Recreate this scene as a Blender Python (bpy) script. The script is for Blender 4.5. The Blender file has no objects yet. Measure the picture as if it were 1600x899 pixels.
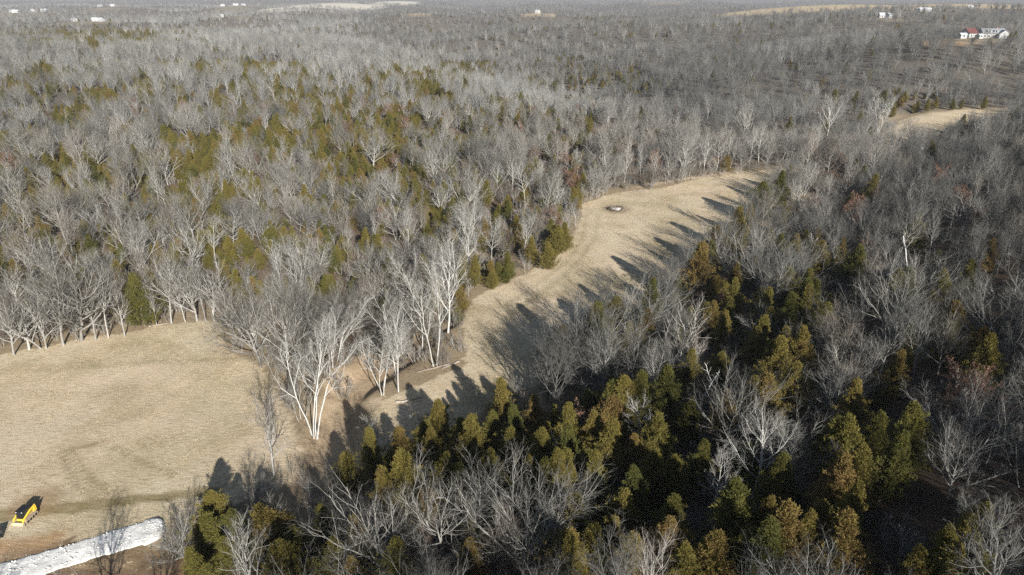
import bpy, math, numpy as np
from mathutils import Vector, Matrix
rad = math.radians
rng = np.random.default_rng(11)
scene = bpy.context.scene
COL = scene.collection

# ------------------------------------------------------------------ camera, sky, sun, exposure
CAM_Z, PITCH, FPX = 60.0, rad(23.12), 1067.0
cam_d = bpy.data.cameras.new('camera'); cam = bpy.data.objects.new('camera', cam_d); COL.objects.link(cam)
cam.location = (0, 0, CAM_Z); cam.rotation_euler = (rad(90) - PITCH, 0, 0)
cam_d.sensor_width = 36; cam_d.lens = 36 * FPX / 1600; cam_d.clip_start = .5; cam_d.clip_end = 40000
scene.camera = cam
SUN_EL, SUN_AZ = rad(23.5), rad(158.4)                # azimuth clockwise from +Y
sdir = Vector((math.sin(SUN_AZ) * math.cos(SUN_EL), math.cos(SUN_AZ) * math.cos(SUN_EL), math.sin(SUN_EL)))
world = bpy.data.worlds.new('World'); scene.world = world; world.use_nodes = True
wn = world.node_tree
sky = wn.nodes.new('ShaderNodeTexSky'); sky.sky_type = 'NISHITA'; sky.sun_disc = False
sky.sun_elevation = SUN_EL; sky.sun_rotation = SUN_AZ; sky.air_density = 1.0; sky.dust_density = .6
bg = wn.nodes['Background']; bg.inputs[1].default_value = .05
wn.links.new(sky.outputs[0], bg.inputs[0])
sun_d = bpy.data.lights.new('sun', 'SUN'); sun = bpy.data.objects.new('sun', sun_d); COL.objects.link(sun)
sun_d.energy = 5.0; sun_d.angle = rad(.5); sun_d.color = (1, .965, .915)
sun.rotation_euler = (-sdir).to_track_quat('-Z', 'Y').to_euler(); sun.location = sdir * 300
vs = scene.view_settings
vs.view_transform = 'Standard'; vs.look = 'None'; vs.gamma = 1; vs.use_curve_mapping = False; vs.exposure = .88
cy = scene.cycles
cy.max_bounces = 4; cy.diffuse_bounces = 2; cy.glossy_bounces = 1; cy.transmission_bounces = 2
cy.volume_bounces = 0; cy.transparent_max_bounces = 4
cy.use_denoising = False; cy.denoiser = 'OPENIMAGEDENOISE'; cy.denoising_input_passes = 'RGB_ALBEDO_NORMAL'; cy.denoising_prefilter = 'ACCURATE'

# ------------------------------------------------------------------ pixel <-> place helpers (photo is 1600 x 899)
cp, sp = math.cos(PITCH), math.sin(PITCH)
def ray(px, py):
    u, v = px - 800., py - 449.5
    return np.array((u, FPX * cp - v * sp, -(FPX * sp + v * cp)))
def at_dist(px, py, dist):                          # point on the ray at a horizontal forward distance
    d = ray(px, py); t = dist / d[1]
    return d[0] * t, dist, CAM_Z + d[2] * t
def project(x, y, z):
    dz = np.asarray(z) - CAM_Z
    f = y * cp - dz * sp; up = y * sp + dz * cp
    f = np.where(f > .1, f, .1)
    return 800 + FPX * x / f, 449.5 - FPX * up / f, f
def sstep(a, b, x):
    t = np.clip((x - a) / (b - a), 0, 1); return t * t * (3 - 2 * t)

# ------------------------------------------------------------------ terrain
_P = np.random.default_rng(5).random((256, 256))
def vnoise(x, y):
    xi = np.floor(x).astype(int); yi = np.floor(y).astype(int); fx = x - xi; fy = y - yi
    fx = fx * fx * (3 - 2 * fx); fy = fy * fy * (3 - 2 * fy)
    g = lambda a, b: _P[a & 255, b & 255]
    return (g(xi, yi) * (1 - fx) + g(xi + 1, yi) * fx) * (1 - fy) + (g(xi, yi + 1) * (1 - fx) + g(xi + 1, yi + 1) * fx) * fy
def fbm(x, y, o=4):
    s = 0; a = .5
    for k in range(o): s = s + a * vnoise(x * 2 ** k + 17 * k, y * 2 ** k + 31 * k); a *= .5
    return s
def seg_dist(x, y, pts):
    best = np.full(np.shape(x), 1e9)
    for (x0, y0), (x1, y1) in zip(pts[:-1], pts[1:]):
        dx, dy = x1 - x0, y1 - y0
        t = np.clip(((x - x0) * dx + (y - y0) * dy) / (dx * dx + dy * dy + 1e-9), 0, 1)
        best = np.minimum(best, np.hypot(x - x0 - t * dx, y - y0 - t * dy))
    return best
def inside(x, y, poly):
    c = np.zeros(np.shape(x), bool); n = len(poly)
    for i in range(n):
        x0, y0 = poly[i]; x1, y1 = poly[(i + 1) % n]
        k = ((y0 > y) != (y1 > y)) & (x < (x1 - x0) * (y - y0) / (y1 - y0 + 1e-12) + x0)
        c ^= k
    return c
def flat(px, py): return at_dist(px, py, 0 + CAM_Z / -(ray(px, py)[2]) * ray(px, py)[1])[:2]

# places where the height is known from what stands there: (pixel, distance, what height above ground the pixel shows, radius)
PINS = [(1250, 52, 650, 13, 190), (1400, 20, 950, 13, 260), (1330, 6, 1600, 2, 330), (1520, 5, 1700, 2, 400),
        (120, 52, 720, 9, 150), (300, 54, 740, 9, 120), (480, 50, 820, 13, 130),
        (560, 50, 780, 13, 100), (680, 76, 580, 13, 80), (770, 98, 470, 13, 70), (850, 114, 420, 13, 60), (940, 142, 350, 13, 50),
        (960, 28, 1000, 12, 200), (720, 40, 900, 38, 130), (830, 70, 720, 40, 120), (930, 90, 580, 38, 95), (1000, 120, 470, 36, 70), (1100, 70, 720, 13, 120), (1200, 100, 520, 13, 90), (1330, 95, 520, 13, 90),
        (520, 4, 3000, 2, 300), (460, 9, 2200, 2, 160), (620, 1, 3600, 2, 300), (1040, 2, 3400, 2, 250),
        (380, 22, 1500, 3, 160), (150, 30, 1300, 3, 180), (60, 17, 1700, 3, 150), (170, 8, 2300, 3, 180), (370, 7, 2400, 3, 170), (20, 17, 1600, 3, 150),
        (840, 19, 1500, 2, 150), (655, 19, 1500, 2, 130), (1440, 15, 1250, 2, 140), (1515, 12, 1400, 2, 120), (1380, 22, 980, 4, 110), (1535, 60, 552, 0, 120)]
PINW = []
for px, py, d, off, R in PINS:
    X, Y, Z = at_dist(px, py, d); PINW.append((X, Y, Z - off, R))
CREEK = [flat(*p) for p in [(470, 950), (505, 800), (512, 740), (520, 700), (530, 650), (545, 605), (590, 570), (640, 535), (690, 495), (700, 440), (740, 410), (800, 370), (860, 325), (890, 285), (960, 270), (1080, 257), (1200, 238), (1300, 222), (1400, 190), (1480, 160)]]
def terrain(x, y):
    x = np.asarray(x, float); y = np.asarray(y, float)
    s = (x + 14) * .743 - (y - 79) * .672
    r = np.hypot(x, y)
    z = .29 * np.maximum(s - 4, 0) * (1 - sstep(80, 260, s) * .55)
    z = np.minimum(z, 30)
    z = z * (1 - sstep(250, 600, y))
    n = -s - 45
    z = z + 9 * sstep(10, 420, n) * (1 - .3 * sstep(700, 1200, r))
    z = z + (fbm(x / 55, y / 55, 3) - .45) * 3.2 * sstep(8, 60, np.maximum(s, n))
    far = sstep(480, 1200, r)
    z = z + far * (fbm(x / 430 + 3.3, y / 430 + 1.7, 3) - .5) * 78
    z = z + sstep(3500, 9500, r) * 75
    for X, Y, Z, R in PINW:
        z = z + (Z - z) * np.exp(-((x - X) ** 2 + (y - Y) ** 2) / R ** 2)
    dc = seg_dist(x, y, CREEK)
    z = z - 1.9 * (1 - sstep(1.6, 5.5, dc + 1.5 * (vnoise(x / 3, y / 3) - .5)))
    z = z + (fbm(x / 7, y / 7, 3) - .5) * .35 * (1 - sstep(300, 700, r))
    return z
def tz(x, y): return float(terrain(np.array([x]), np.array([y]))[0])
def ground_at(px, py):                              # where a photo pixel's ray meets the ground
    d = ray(px, py); d = d / d[1]
    ys = np.concatenate([np.arange(25, 400, .25), np.arange(400, 3000, 2.)])
    below = (CAM_Z + d[2] * ys) <= terrain(d[0] * ys, ys)
    i = int(np.argmax(below)) if below.any() else len(ys) - 1
    return d[0] * ys[i], ys[i]

FIELD = [flat(*p) for p in [(-700, 600), (-200, 570), (0, 556), (60, 545), (130, 530), (195, 522), (250, 508), (340, 501), (352, 545), (405, 573), (432, 615), (450, 660), (470, 700), (480, 735), (430, 765), (340, 800), (300, 830), (275, 880), (265, 960), (-900, 960)]]
MEADOW = [flat(*p) for p in [(545, 612), (600, 622), (660, 600), (728, 570), (722, 500), (742, 466), (800, 437), (850, 416), (880, 390), (905, 352), (912, 318), (960, 302), (1040, 293), (1100, 278), (1170, 270), (1225, 264),
                                 (1215, 300), (1160, 350), (1095, 425), (1030, 510), (960, 545), (880, 590), (800, 615), (735, 655), (665, 690), (600, 715), (545, 715), (535, 690)]]
FARFIELD = [ground_at(*p) for p in [(1388, 204), (1404, 188), (1440, 178), (1500, 172), (1550, 171), (1562, 178), (1545, 196), (1500, 208), (1440, 220), (1405, 218)]]
BAREDIRT = [flat(*p) for p in [(-300, 880), (-100, 865), (20, 850), (90, 842), (140, 838), (200, 850), (300, 850), (330, 899), (330, 980), (-300, 980)]]
# open ground far off: (pixel, distance, radius across, radius along, colour)
TAN, PALE = (.30, .265, .20), (.62, .58, .50)
CLEAR = []
for px, py, d, ra, rl, c in [(1490, 60, 545, 20, 26, (.42, .30, .20)), (1525, 59, 550, 26, 24, (.38, .31, .22)), (1556, 59, 552, 20, 22, (.32, .28, .19)), (1350, 5, 1650, 330, 230, (.52, .43, .30)), (1540, 4, 1700, 420, 260, (.52, .43, .30)),
                             (520, 4, 2950, 200, 300, PALE), (440, 9, 2150, 80, 170, PALE), (620, 1, 3550, 110, 330, PALE), (1040, 2, 3350, 90, 250, TAN),
                             (380, 22, 1485, 18, 42, TAN), (150, 30, 1280, 42, 46, TAN), (60, 17, 1660, 60, 90, TAN), (170, 8, 2260, 60, 80, TAN), (370, 7, 2350, 60, 120, TAN), (20, 17, 1560, 40, 90, TAN),
                             (840, 19, 1500, 36, 55, (.5, .42, .3)), (655, 19, 1490, 25, 48, (.5, .42, .3)), (1440, 15, 1210, 55, 90, TAN), (1515, 12, 1370, 30, 80, TAN), (1380, 22, 950, 25, 60, TAN)]:
    X, Y, _ = at_dist(px, py, d); CLEAR.append((X, Y, ra, rl, c))
def clear_mask(x, y):
    m = np.zeros(np.shape(x))
    for X, Y, ra, rl, c in CLEAR: m = np.maximum(m, 1 - np.hypot((x - X) / ra, (y - Y) / rl) + .15 * (vnoise(x / 9, y / 9) - .5))
    return m
def open_ground(x, y):
    j = 3 * (vnoise(x / 4, y / 4) - .5); k = 3 * (vnoise(x / 4 + 50, y / 4) - .5)
    yard = (x < -16) & (y < 57)
    return yard | inside(x + j, y + k, FIELD) | inside(x + j, y + k, MEADOW) | inside(x + j, y + k, FARFIELD) | inside(x, y, BAREDIRT) | (clear_mask(x, y) > 0)

# ------------------------------------------------------------------ materials
def new_mat(name, rough=.9):
    m = bpy.data.materials.new(name); m.use_nodes = True
    b = m.node_tree.nodes['Principled BSDF']; b.inputs['Roughness'].default_value = rough
    b.inputs['Specular IOR Level'].default_value = .2
    return m, m.node_tree, b
def N(t, ty, **kw):
    n = t.nodes.new(ty)
    for k, v in kw.items(): setattr(n, k, v)
    return n
def ramp(t, fac, stops):
    r = N(t, 'ShaderNodeValToRGB'); e = r.color_ramp.elements
    while len(e) < len(stops): e.new(.5)
    for k, (p, c) in enumerate(stops): e[k].position = p; e[k].color = (*c, 1)
    t.links.new(fac, r.inputs[0]); return r.outputs[0]
def mix(t, a, b, fac, mode='MIX'):
    m = N(t, 'ShaderNodeMix', data_type='RGBA', blend_type=mode)
    for s, v in ((m.inputs[0], fac), (m.inputs[6], a), (m.inputs[7], b)):
        if hasattr(v, 'is_linked'): t.links.new(v, s)
        else: s.default_value = v if isinstance(v, (int, float)) else (*v, 1)
    return m.outputs[2]
def noise(t, scale, detail=3, vec=None, rough=.5):
    n = N(t, 'ShaderNodeTexNoise'); n.inputs['Scale'].default_value = scale; n.inputs['Detail'].default_value = detail; n.inputs['Roughness'].default_value = rough
    if vec is not None: t.links.new(vec, n.inputs['Vector'])
    return n.outputs['Fac']
def bump(t, b, h, dist, strength=1):
    n = N(t, 'ShaderNodeBump'); n.inputs['Distance'].default_value = dist; n.inputs['Strength'].default_value = strength
    t.links.new(h, n.inputs['Height']); t.links.new(n.outputs[0], b.inputs['Normal'])
def plain(name, c, rough=.7, var=.25, scale=3, metal=0):
    m, t, b = new_mat(name, rough)
    tc = N(t, 'ShaderNodeTexCoord'); f = noise(t, scale, 4, tc.outputs['Object'])
    col = ramp(t, f, [(.3, tuple(v * (1 - var) for v in c)), (.7, tuple(min(1, v * (1 + var)) for v in c))])
    t.links.new(col, b.inputs['Base Color']); b.inputs['Metallic'].default_value = metal
    return m
def bark(name, lo, hi, scale=1.2):
    m, t, b = new_mat(name, .95)
    tc = N(t, 'ShaderNodeTexCoord'); oi = N(t, 'ShaderNodeObjectInfo')
    f = noise(t, scale, 3, tc.outputs['Object'])
    a = N(t, 'ShaderNodeMath', operation='MULTIPLY_ADD'); t.links.new(oi.outputs['Random'], a.inputs[0]); a.inputs[1].default_value = .7
    s = N(t, 'ShaderNodeMath', operation='MULTIPLY_ADD'); t.links.new(f, s.inputs[0]); s.inputs[1].default_value = .9; s.inputs[2].default_value = -.28
    t.links.new(s.outputs[0], a.inputs[2])
    t.links.new(ramp(t, a.outputs[0], [(.05, lo), (.95, hi)]), b.inputs['Base Color'])
    return m
M = {}
M['bark'] = bark('grey_bark', (.16, .152, .134), (.45, .432, .39))
M['twig'] = bark('grey_twigs', (.085, .08, .069), (.205, .196, .173))
M['twig_brown'] = bark('brown_twigs', (.11, .09, .07), (.24, .20, .16))
M['white_bark'] = bark('pale_sycamore_bark', (.33, .32, .285), (.58, .565, .52))
M['white_twig'] = bark('pale_sycamore_twigs', (.22, .21, .185), (.38, .365, .33))
M['dead_wood'] = bark('bleached_dead_wood', (.52, .50, .46), (.78, .76, .71))
M['twig_shaded'] = bark('shaded_twigs', (.06, .058, .051), (.145, .14, .124))  # twigs with the slope shade put into their colour
M['twig_pale'] = bark('crest_lit_twigs', (.12, .118, .108), (.26, .254, .236))  # paler twigs, sunlight on the far crest painted in
M['bark_shaded'] = bark('shaded_bark', (.075, .072, .065), (.25, .243, .222))  # grey bark darkened to paint in the near-slope shade
M['bark_far'] = bark('mid_grey_bark', (.13, .128, .12), (.37, .362, .34))
M['bark_far_shaded'] = bark('brown_grey_bark', (.085, .083, .078), (.235, .23, .215))  # far bark with the shade beyond the spur painted in
M['bark_far_pale'] = bark('crest_lit_bark', (.18, .177, .166), (.44, .432, .405))  # far bark lightened to paint in sun on the crest
M['cedar_bark'] = bark('cedar_bark', (.12, .085, .06), (.25, .19, .14))
def foliage(name, stops, scale=.55):
    m, t, b = new_mat(name, .8)
    tc = N(t, 'ShaderNodeTexCoord'); oi = N(t, 'ShaderNodeObjectInfo')
    f = noise(t, scale, 3, tc.outputs['Object'])
    a = N(t, 'ShaderNodeMath', operation='MULTIPLY_ADD'); t.links.new(oi.outputs['Random'], a.inputs[0]); a.inputs[1].default_value = .85
    s = N(t, 'ShaderNodeMath', operation='MULTIPLY_ADD'); t.links.new(f, s.inputs[0]); s.inputs[1].default_value = .8; s.inputs[2].default_value = -.3
    t.links.new(s.outputs[0], a.inputs[2])
    c = ramp(t, a.outputs[0], stops); t.links.new(c, b.inputs['Base Color'])
    tr = N(t, 'ShaderNodeBsdfTranslucent'); t.links.new(c, tr.inputs[0])
    mx = N(t, 'ShaderNodeMixShader'); mx.inputs[0].default_value = .3
    o = t.nodes['Material Output']; t.links.new(b.outputs[0], mx.inputs[1]); t.links.new(tr.outputs[0], mx.inputs[2]); t.links.new(mx.outputs[0], o.inputs[0])
    return m
M['cedar'] = foliage('cedar_foliage', [(.0, (.08, .09, .024)), (.3, (.15, .135, .032)), (.75, (.205, .165, .042)), (1, (.215, .145, .052))])
M['leaf_brown'] = foliage('dead_oak_leaves', [(0, (.16, .08, .05)), (1, (.30, .17, .11))])

def ground_material():
    m, t, b = new_mat('ground_cover', 1)
    b.inputs['Specular IOR Level'].default_value = 0
    tc = N(t, 'ShaderNodeTexCoord'); at = N(t, 'ShaderNodeAttribute', attribute_name='albedo')
    ga = N(t, 'ShaderNodeAttribute', attribute_name='grassy')
    mp = N(t, 'ShaderNodeMapping'); mp.inputs['Rotation'].default_value = (0, 0, .35); mp.inputs['Scale'].default_value = (.45, 1.7, 1); t.links.new(tc.outputs['Object'], mp.inputs[0])
    fine = noise(t, 1.5, 7, mp.outputs[0], .78); fine2 = noise(t, 9, 4, tc.outputs['Object'], .7)
    big = noise(t, .09, 5, tc.outputs['Object'], .65)
    g1 = ramp(t, fine, [(.33, (.55, .52, .46)), (.47, (.90, .88, .84)), (.58, (1.0, 1.0, 1.0))])
    g2 = ramp(t, fine2, [(.3, (.75, .74, .72)), (.5, (1, 1, 1))])
    g3 = ramp(t, big, [(.36, (.74, .72, .65)), (.5, (.95, .94, .92)), (.62, (1, 1, 1))])
    c = mix(t, at.outputs['Color'], g1, 1., 'MULTIPLY'); c = mix(t, c, g2, .8, 'MULTIPLY'); c = mix(t, c, g3, .9, 'MULTIPLY')
    litter = noise(t, 1.3, 6, tc.outputs['Object'], .75)
    l = ramp(t, litter, [(.3, (.55, .5, .48)), (.5, (1, .96, .9)), (.68, (1.0, .95, .88))])
    c2 = mix(t, at.outputs['Color'], l, 1., 'MULTIPLY')
    t.links.new(mix(t, c2, c, ga.outputs['Fac']), b.inputs['Base Color'])
    h = N(t, 'ShaderNodeMath', operation='ADD'); t.links.new(fine, h.inputs[0]); t.links.new(fine2, h.inputs[1])
    bump(t, b, h.outputs[0], .22, .8)
    return m
M['ground'] = ground_material()

# ------------------------------------------------------------------ mesh helpers
def mesh_from(name, v, f, mats, mi=None, smooth=False):
    me = bpy.data.meshes.new(name)
    v = np.asarray(v, np.float32); me.vertices.add(len(v)); me.vertices.foreach_set('co', v.ravel())
    groups = f if isinstance(f, list) else [f]
    groups = [np.asarray(g, np.int32) for g in groups if len(g)]
    loops = np.concatenate([g.ravel() for g in groups]); tot = np.concatenate([np.full(len(g), g.shape[1], np.int32) for g in groups])
    me.loops.add(len(loops)); me.loops.foreach_set('vertex_index', loops)
    me.polygons.add(len(tot)); me.polygons.foreach_set('loop_start', np.concatenate([[0], np.cumsum(tot)[:-1]]).astype(np.int32)); me.polygons.foreach_set('loop_total', tot)
    if mi is not None: me.polygons.foreach_set('material_index', np.asarray(mi, np.int32))
    if smooth: me.polygons.foreach_set('use_smooth', np.ones(len(tot), bool))
    for m in mats: me.materials.append(m)
    me.update(calc_edges=True); return me
def link(name, data, parent=None, loc=None):
    o = bpy.data.objects.new(name, data); COL.objects.link(o)
    if parent is not None: o.parent = parent
    if loc is not None: o.location = loc
    return o
def tag(o, label, cat, group=None):
    o['label'] = label; o['category'] = cat
    if group: o['group'] = group
    return o
class MB:
    """collects boxes, prisms and bars into one mesh"""
    def __init__(s): s.v = []; s.f = []
    def add(s, v, f):
        n = len(s.v); s.v += [tuple(p) for p in v]; s.f += [tuple(i + n for i in q) for q in f]; return s
    def box(s, c, d, rz=0, rx=0):
        R = Matrix.Rotation(rz, 3, 'Z') @ Matrix.Rotation(rx, 3, 'X')
        v = [Vector(c) + R @ Vector((a * d[0] / 2, b * d[1] / 2, e * d[2] / 2)) for a in (-1, 1) for b in (-1, 1) for e in (-1, 1)]
        return s.add(v, [(0, 1, 3, 2), (4, 6, 7, 5), (0, 4, 5, 1), (2, 3, 7, 6), (0, 2, 6, 4), (1, 5, 7, 3)])
    def prism(s, prof, x0, x1):                      # outline in (y, z), extruded along x
        n = len(prof); v = [(x0, a, b) for a, b in prof] + [(x1, a, b) for a, b in prof]
        return s.add(v, [tuple(range(n)), tuple(range(2 * n - 1, n - 1, -1))] + [(i, i + n, (i + 1) % n + n, (i + 1) % n) for i in range(n)])
    def bar(s, a, b, r, k=8, r2=None):
        a, b = Vector(a), Vector(b); d = (b - a).normalized(); e = d.orthogonal().normalized(); g = d.cross(e); r2 = r if r2 is None else r2
        v = [p + (e * math.cos(6.2832 * i / k) + g * math.sin(6.2832 * i / k)) * q for p, q in ((a, r), (b, r2)) for i in range(k)]
        return s.add(v, [(i, (i + 1) % k, (i + 1) % k + k, i + k) for i in range(k)] + [tuple(range(k - 1, -1, -1)), tuple(range(k, 2 * k))])
    def build(s, name, mat, parent=None, bev=0):
        me = bpy.data.meshes.new(name); me.from_pydata(s.v, [], s.f); me.materials.append(mat); me.update()
        o = link(name, me, parent)
        if bev:
            b = o.modifiers.new('bevel', 'BEVEL'); b.width = bev; b.segments = 2; b.limit_method = 'ANGLE'
        return o

# ------------------------------------------------------------------ ground sheet
def axis(a, b, step, lo, hi, g=1.09):
    c = list(np.arange(a, b, step)); s = step; p = c[-1]
    while p < hi: s *= g; p += s; c.append(p)
    s = step; p = c[0]; pre = []
    while p > lo: s *= g; p -= s; pre.append(p)
    return np.array(pre[::-1] + c)
gx = axis(-110, 130, .75, -8500, 8500, 1.07); gy = axis(48, 290, .75, -500, 11000, 1.05)
GX, GY = np.meshgrid(gx, gy); gxf, gyf = GX.ravel(), GY.ravel(); gz = terrain(gxf, gyf)
nx, ny = len(gx), len(gy)
idx = np.arange(nx * ny).reshape(ny, nx)
gf = np.stack([idx[:-1, :-1], idx[:-1, 1:], idx[1:, 1:], idx[1:, :-1]], -1).reshape(-1, 4)
ground_me = mesh_from('ground', np.stack([gxf, gyf, gz], 1), gf, [M['ground']], smooth=True)
def lerp(c, col, w): return c + (np.array(col)[None, :] - c) * np.clip(w, 0, 1)[:, None]
r_ = np.hypot(gxf, gyf)
alb = np.tile(np.array([[.165, .125, .09]]), (len(gxf), 1))
alb = lerp(alb, (.24, .20, .16), sstep(.4, .7, fbm(gxf / 30, gyf / 30)) * .5)
jx = 2.2 * (fbm(gxf / 3, gyf / 3, 3) - .45); jy = 2.2 * (fbm(gxf / 3 + 40, gyf / 3, 3) - .45)
grass = (inside(gxf + jx, gyf + jy, FIELD) | inside(gxf + jx, gyf + jy, MEADOW) | inside(gxf + jx, gyf + jy, FARFIELD)).astype(float)
alb = lerp(alb, (.155, .14, .12), sstep(260, 420, r_))
edge_ = np.minimum(np.minimum(seg_dist(gxf, gyf, FIELD[1:14]), seg_dist(gxf, gyf, MEADOW + MEADOW[:1])), seg_dist(gxf, gyf, FARFIELD + FARFIELD[:1])) + 9 * (fbm(gxf / 4, gyf / 4) - .5)
alb = lerp(alb, (.105, .08, .062), sstep(8, 30, (gxf + 14) * .743 - (gyf - 79) * .672) * (r_ < 500))  # near-slope litter darkened: shade under the wood put into its colour
alb = lerp(alb, (.36, .295, .20), (1 - sstep(2, 13, edge_)) * .85)
gcol = np.tile(np.array([[.67, .555, .40]]), (len(gxf), 1))
gcol = lerp(gcol, (.55, .465, .315), sstep(.42, .62, fbm(gxf / 16 + 9, gyf / 16)) * .75)
gcol = lerp(gcol, (.66, .575, .42), sstep(.5, .7, fbm(gxf / 9, gyf / 9 + 5)) * .6)
alb = alb + (gcol - alb) * grass[:, None]
def stroke(pix, width, col, amt, soft=.6):
    global alb
    pts = [ground_at(*p) for p in pix]
    d = seg_dist(gxf + .5 * (vnoise(gxf / 2, gyf / 2) - .5), gyf + .5 * (vnoise(gxf / 2 + 9, gyf / 2) - .5), pts)
    alb = lerp(alb, col, amt * (1 - sstep(width * (1 - soft), width, d)) * (.65 + .6 * vnoise(gxf / 1.5, gyf / 1.5)))
OLIVE, DIRT, BROWN = (.22, .18, .085), (.40, .25, .14), (.20, .135, .085)
stroke([(-60, 808), (60, 797), (150, 786), (280, 772), (340, 765)], .75, OLIVE, .8)          # two-track farm lane
stroke([(-60, 822), (60, 806), (150, 794), (280, 779), (340, 773)], .55, OLIVE, .9)
stroke([(-60, 815), (60, 801), (150, 790), (280, 775)], 1.2, (.33, .27, .15), .6)
for pix in ([(97, 706), (108, 738), (125, 760), (150, 778)], [(113, 703), (128, 735), (150, 755), (170, 768)], [(112, 705), (150, 695), (165, 690)], [(180, 700), (230, 725), (270, 745)]):
    stroke(pix, .6, (.33, .27, .16), .7)
stroke([(935, 335), (930, 372), (905, 408), (870, 440), (800, 490), (760, 540)], 1.1, (.42, .365, .23), .5)
stroke([(915, 338), (912, 372), (890, 405), (850, 436), (790, 478)], .9, (.42, .365, .23), .45)
stroke([(560, 380), (470, 560), (250, 566), (60, 580)], 1.2, (.33, .29, .17), .35)
bank = 1 - sstep(2.2, 6.5, seg_dist(gxf, gyf, CREEK) + 3 * (fbm(gxf / 5, gyf / 5) - .5))
alb = lerp(alb, (.45, .35, .24), bank * (.25 + .6 * (gyf < 110)) * (gyf < 300))
stroke([(528, 585), (520, 625), (525, 660), (535, 690), (530, 715)], 2.6, (.48, .385, .27), .9, .9)
stroke([(1000, 292), (1050, 283), (1110, 274), (1170, 268)], 1.6, (.55, .45, .33), .8)
dirt = inside(gxf + jx * 2, gyf + jy * 2, BAREDIRT).astype(float)
alb = lerp(alb, BROWN, dirt * .9); alb = lerp(alb, (.43, .32, .21), dirt * sstep(.4, .6, fbm(gxf / 6, gyf / 4)) * (gyf > 59) * .9)
stroke([(-80, 868), (20, 853), (85, 842)], 2.2, (.50, .34, .20), .9, .8)
bx_, by_ = ground_at(963, 327); db = np.hypot(gxf - bx_, (gyf - by_)) + 1.2 * (fbm(gxf / 1.5, gyf / 1.5) - .5)
alb = lerp(alb, (.24, .18, .12), (1 - sstep(2.8, 6.5, db)) * .5); alb = lerp(alb, (.13, .10, .08), (1 - sstep(1.5, 3.6, db + 1.5 * (fbm(gxf * 1.1, gyf * 1.1, 2) - .4))) * .6)
lx_, ly_ = ground_at(40, 806)
alb = lerp(alb, (.34, .22, .12), (1 - sstep(1.5, 4.5, np.hypot(gxf - lx_, gyf - ly_ - 2) + 2 * (fbm(gxf, gyf) - .5))) * .6)
for X, Y, ra, rl, c in CLEAR:
    w = sstep(-.12, .06, 1 - np.hypot((gxf - X) / ra, (gyf - Y) / rl)); alb = lerp(alb, c, w); grass = np.maximum(grass, w)
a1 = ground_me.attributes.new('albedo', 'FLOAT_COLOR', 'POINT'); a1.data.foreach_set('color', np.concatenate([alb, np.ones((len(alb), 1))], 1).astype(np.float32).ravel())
a2 = ground_me.attributes.new('grassy', 'FLOAT', 'POINT'); a2.data.foreach_set('value', grass.astype(np.float32))
ground = link('ground', ground_me); ground['kind'] = 'structure'

# ------------------------------------------------------------------ tree generator
def nrm(a): return a / (np.linalg.norm(a, axis=-1, keepdims=True) + 1e-9)
def basis(d):
    h = np.where(np.abs(d[..., 2:3]) > .9, np.array([1., 0, 0]), np.array([0, 0, 1.]))
    e = nrm(np.cross(d, h)); return e, np.cross(d, e)
def march(start, d, L, n, up, jit, g):
    m = len(start); P = np.zeros((m, n, 3)); P[:, 0] = start; st = (L / (n - 1))[:, None]
    for k in range(1, n):
        P[:, k] = P[:, k - 1] + d * st
        d = nrm(d + jit * g.normal(size=(m, 3)) + np.array([0, 0, up]))
    return P
def grow(P, R, n, t0, ang, ratio, n2, up, jit, g, rr=.6, tip=.25, fall=.45, rmin=.004):
    m, k, _ = P.shape
    t = t0 + (1 - t0) * (np.arange(n)[None] + g.random((m, n))) / n
    f = t * (k - 1); i = np.minimum(f.astype(int), k - 2); a = (f - i)[..., None]; mm = np.arange(m)[:, None]
    S = P[mm, i] * (1 - a) + P[mm, i + 1] * a; T = nrm(P[mm, i + 1] - P[mm, i])
    r0 = (R[mm, i] * (1 - a[..., 0]) + R[mm, i + 1] * a[..., 0]) * rr
    e, q = basis(T); az = np.arange(n)[None] * 2.4 + g.random((m, 1)) * 6.28 + g.normal(size=(m, n)) * .5
    th = rad(ang[0]) + (rad(ang[1]) - rad(ang[0])) * g.random((m, n)); th = th * (1.1 - .4 * t)
    d = T * np.cos(th)[..., None] + (e * np.cos(az)[..., None] + q * np.sin(az)[..., None]) * np.sin(th)[..., None]
    PL = np.linalg.norm(np.diff(P, axis=1), axis=2).sum(1)[:, None]
    L = PL * ratio * (1 - fall * (t - t0) / (1 - t0)) * (.65 + .7 * g.random((m, n)))
    P2 = march(S.reshape(-1, 3), d.reshape(-1, 3), L.ravel(), n2, up, jit, g)
    r0 = np.maximum(r0.ravel(), rmin)
    return P2, r0[:, None] * np.linspace(1, tip, n2)[None]
def tubes(P, R, k):
    m, n, _ = P.shape
    T = nrm(np.gradient(P, axis=1)); e, q = basis(T)
    an = np.arange(k) * 6.28318 / k
    V = P[:, :, None] + (e[:, :, None] * np.cos(an)[:, None] + q[:, :, None] * np.sin(an)[:, None]) * R[:, :, None, None]
    id_ = np.arange(m * n * k).reshape(m, n, k); nx_ = np.roll(id_, -1, 2)
    F = np.stack([id_[:, :-1], nx_[:, :-1], nx_[:, 1:], id_[:, 1:]], -1).reshape(-1, 4)
    return V.reshape(-1, 3), F
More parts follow.
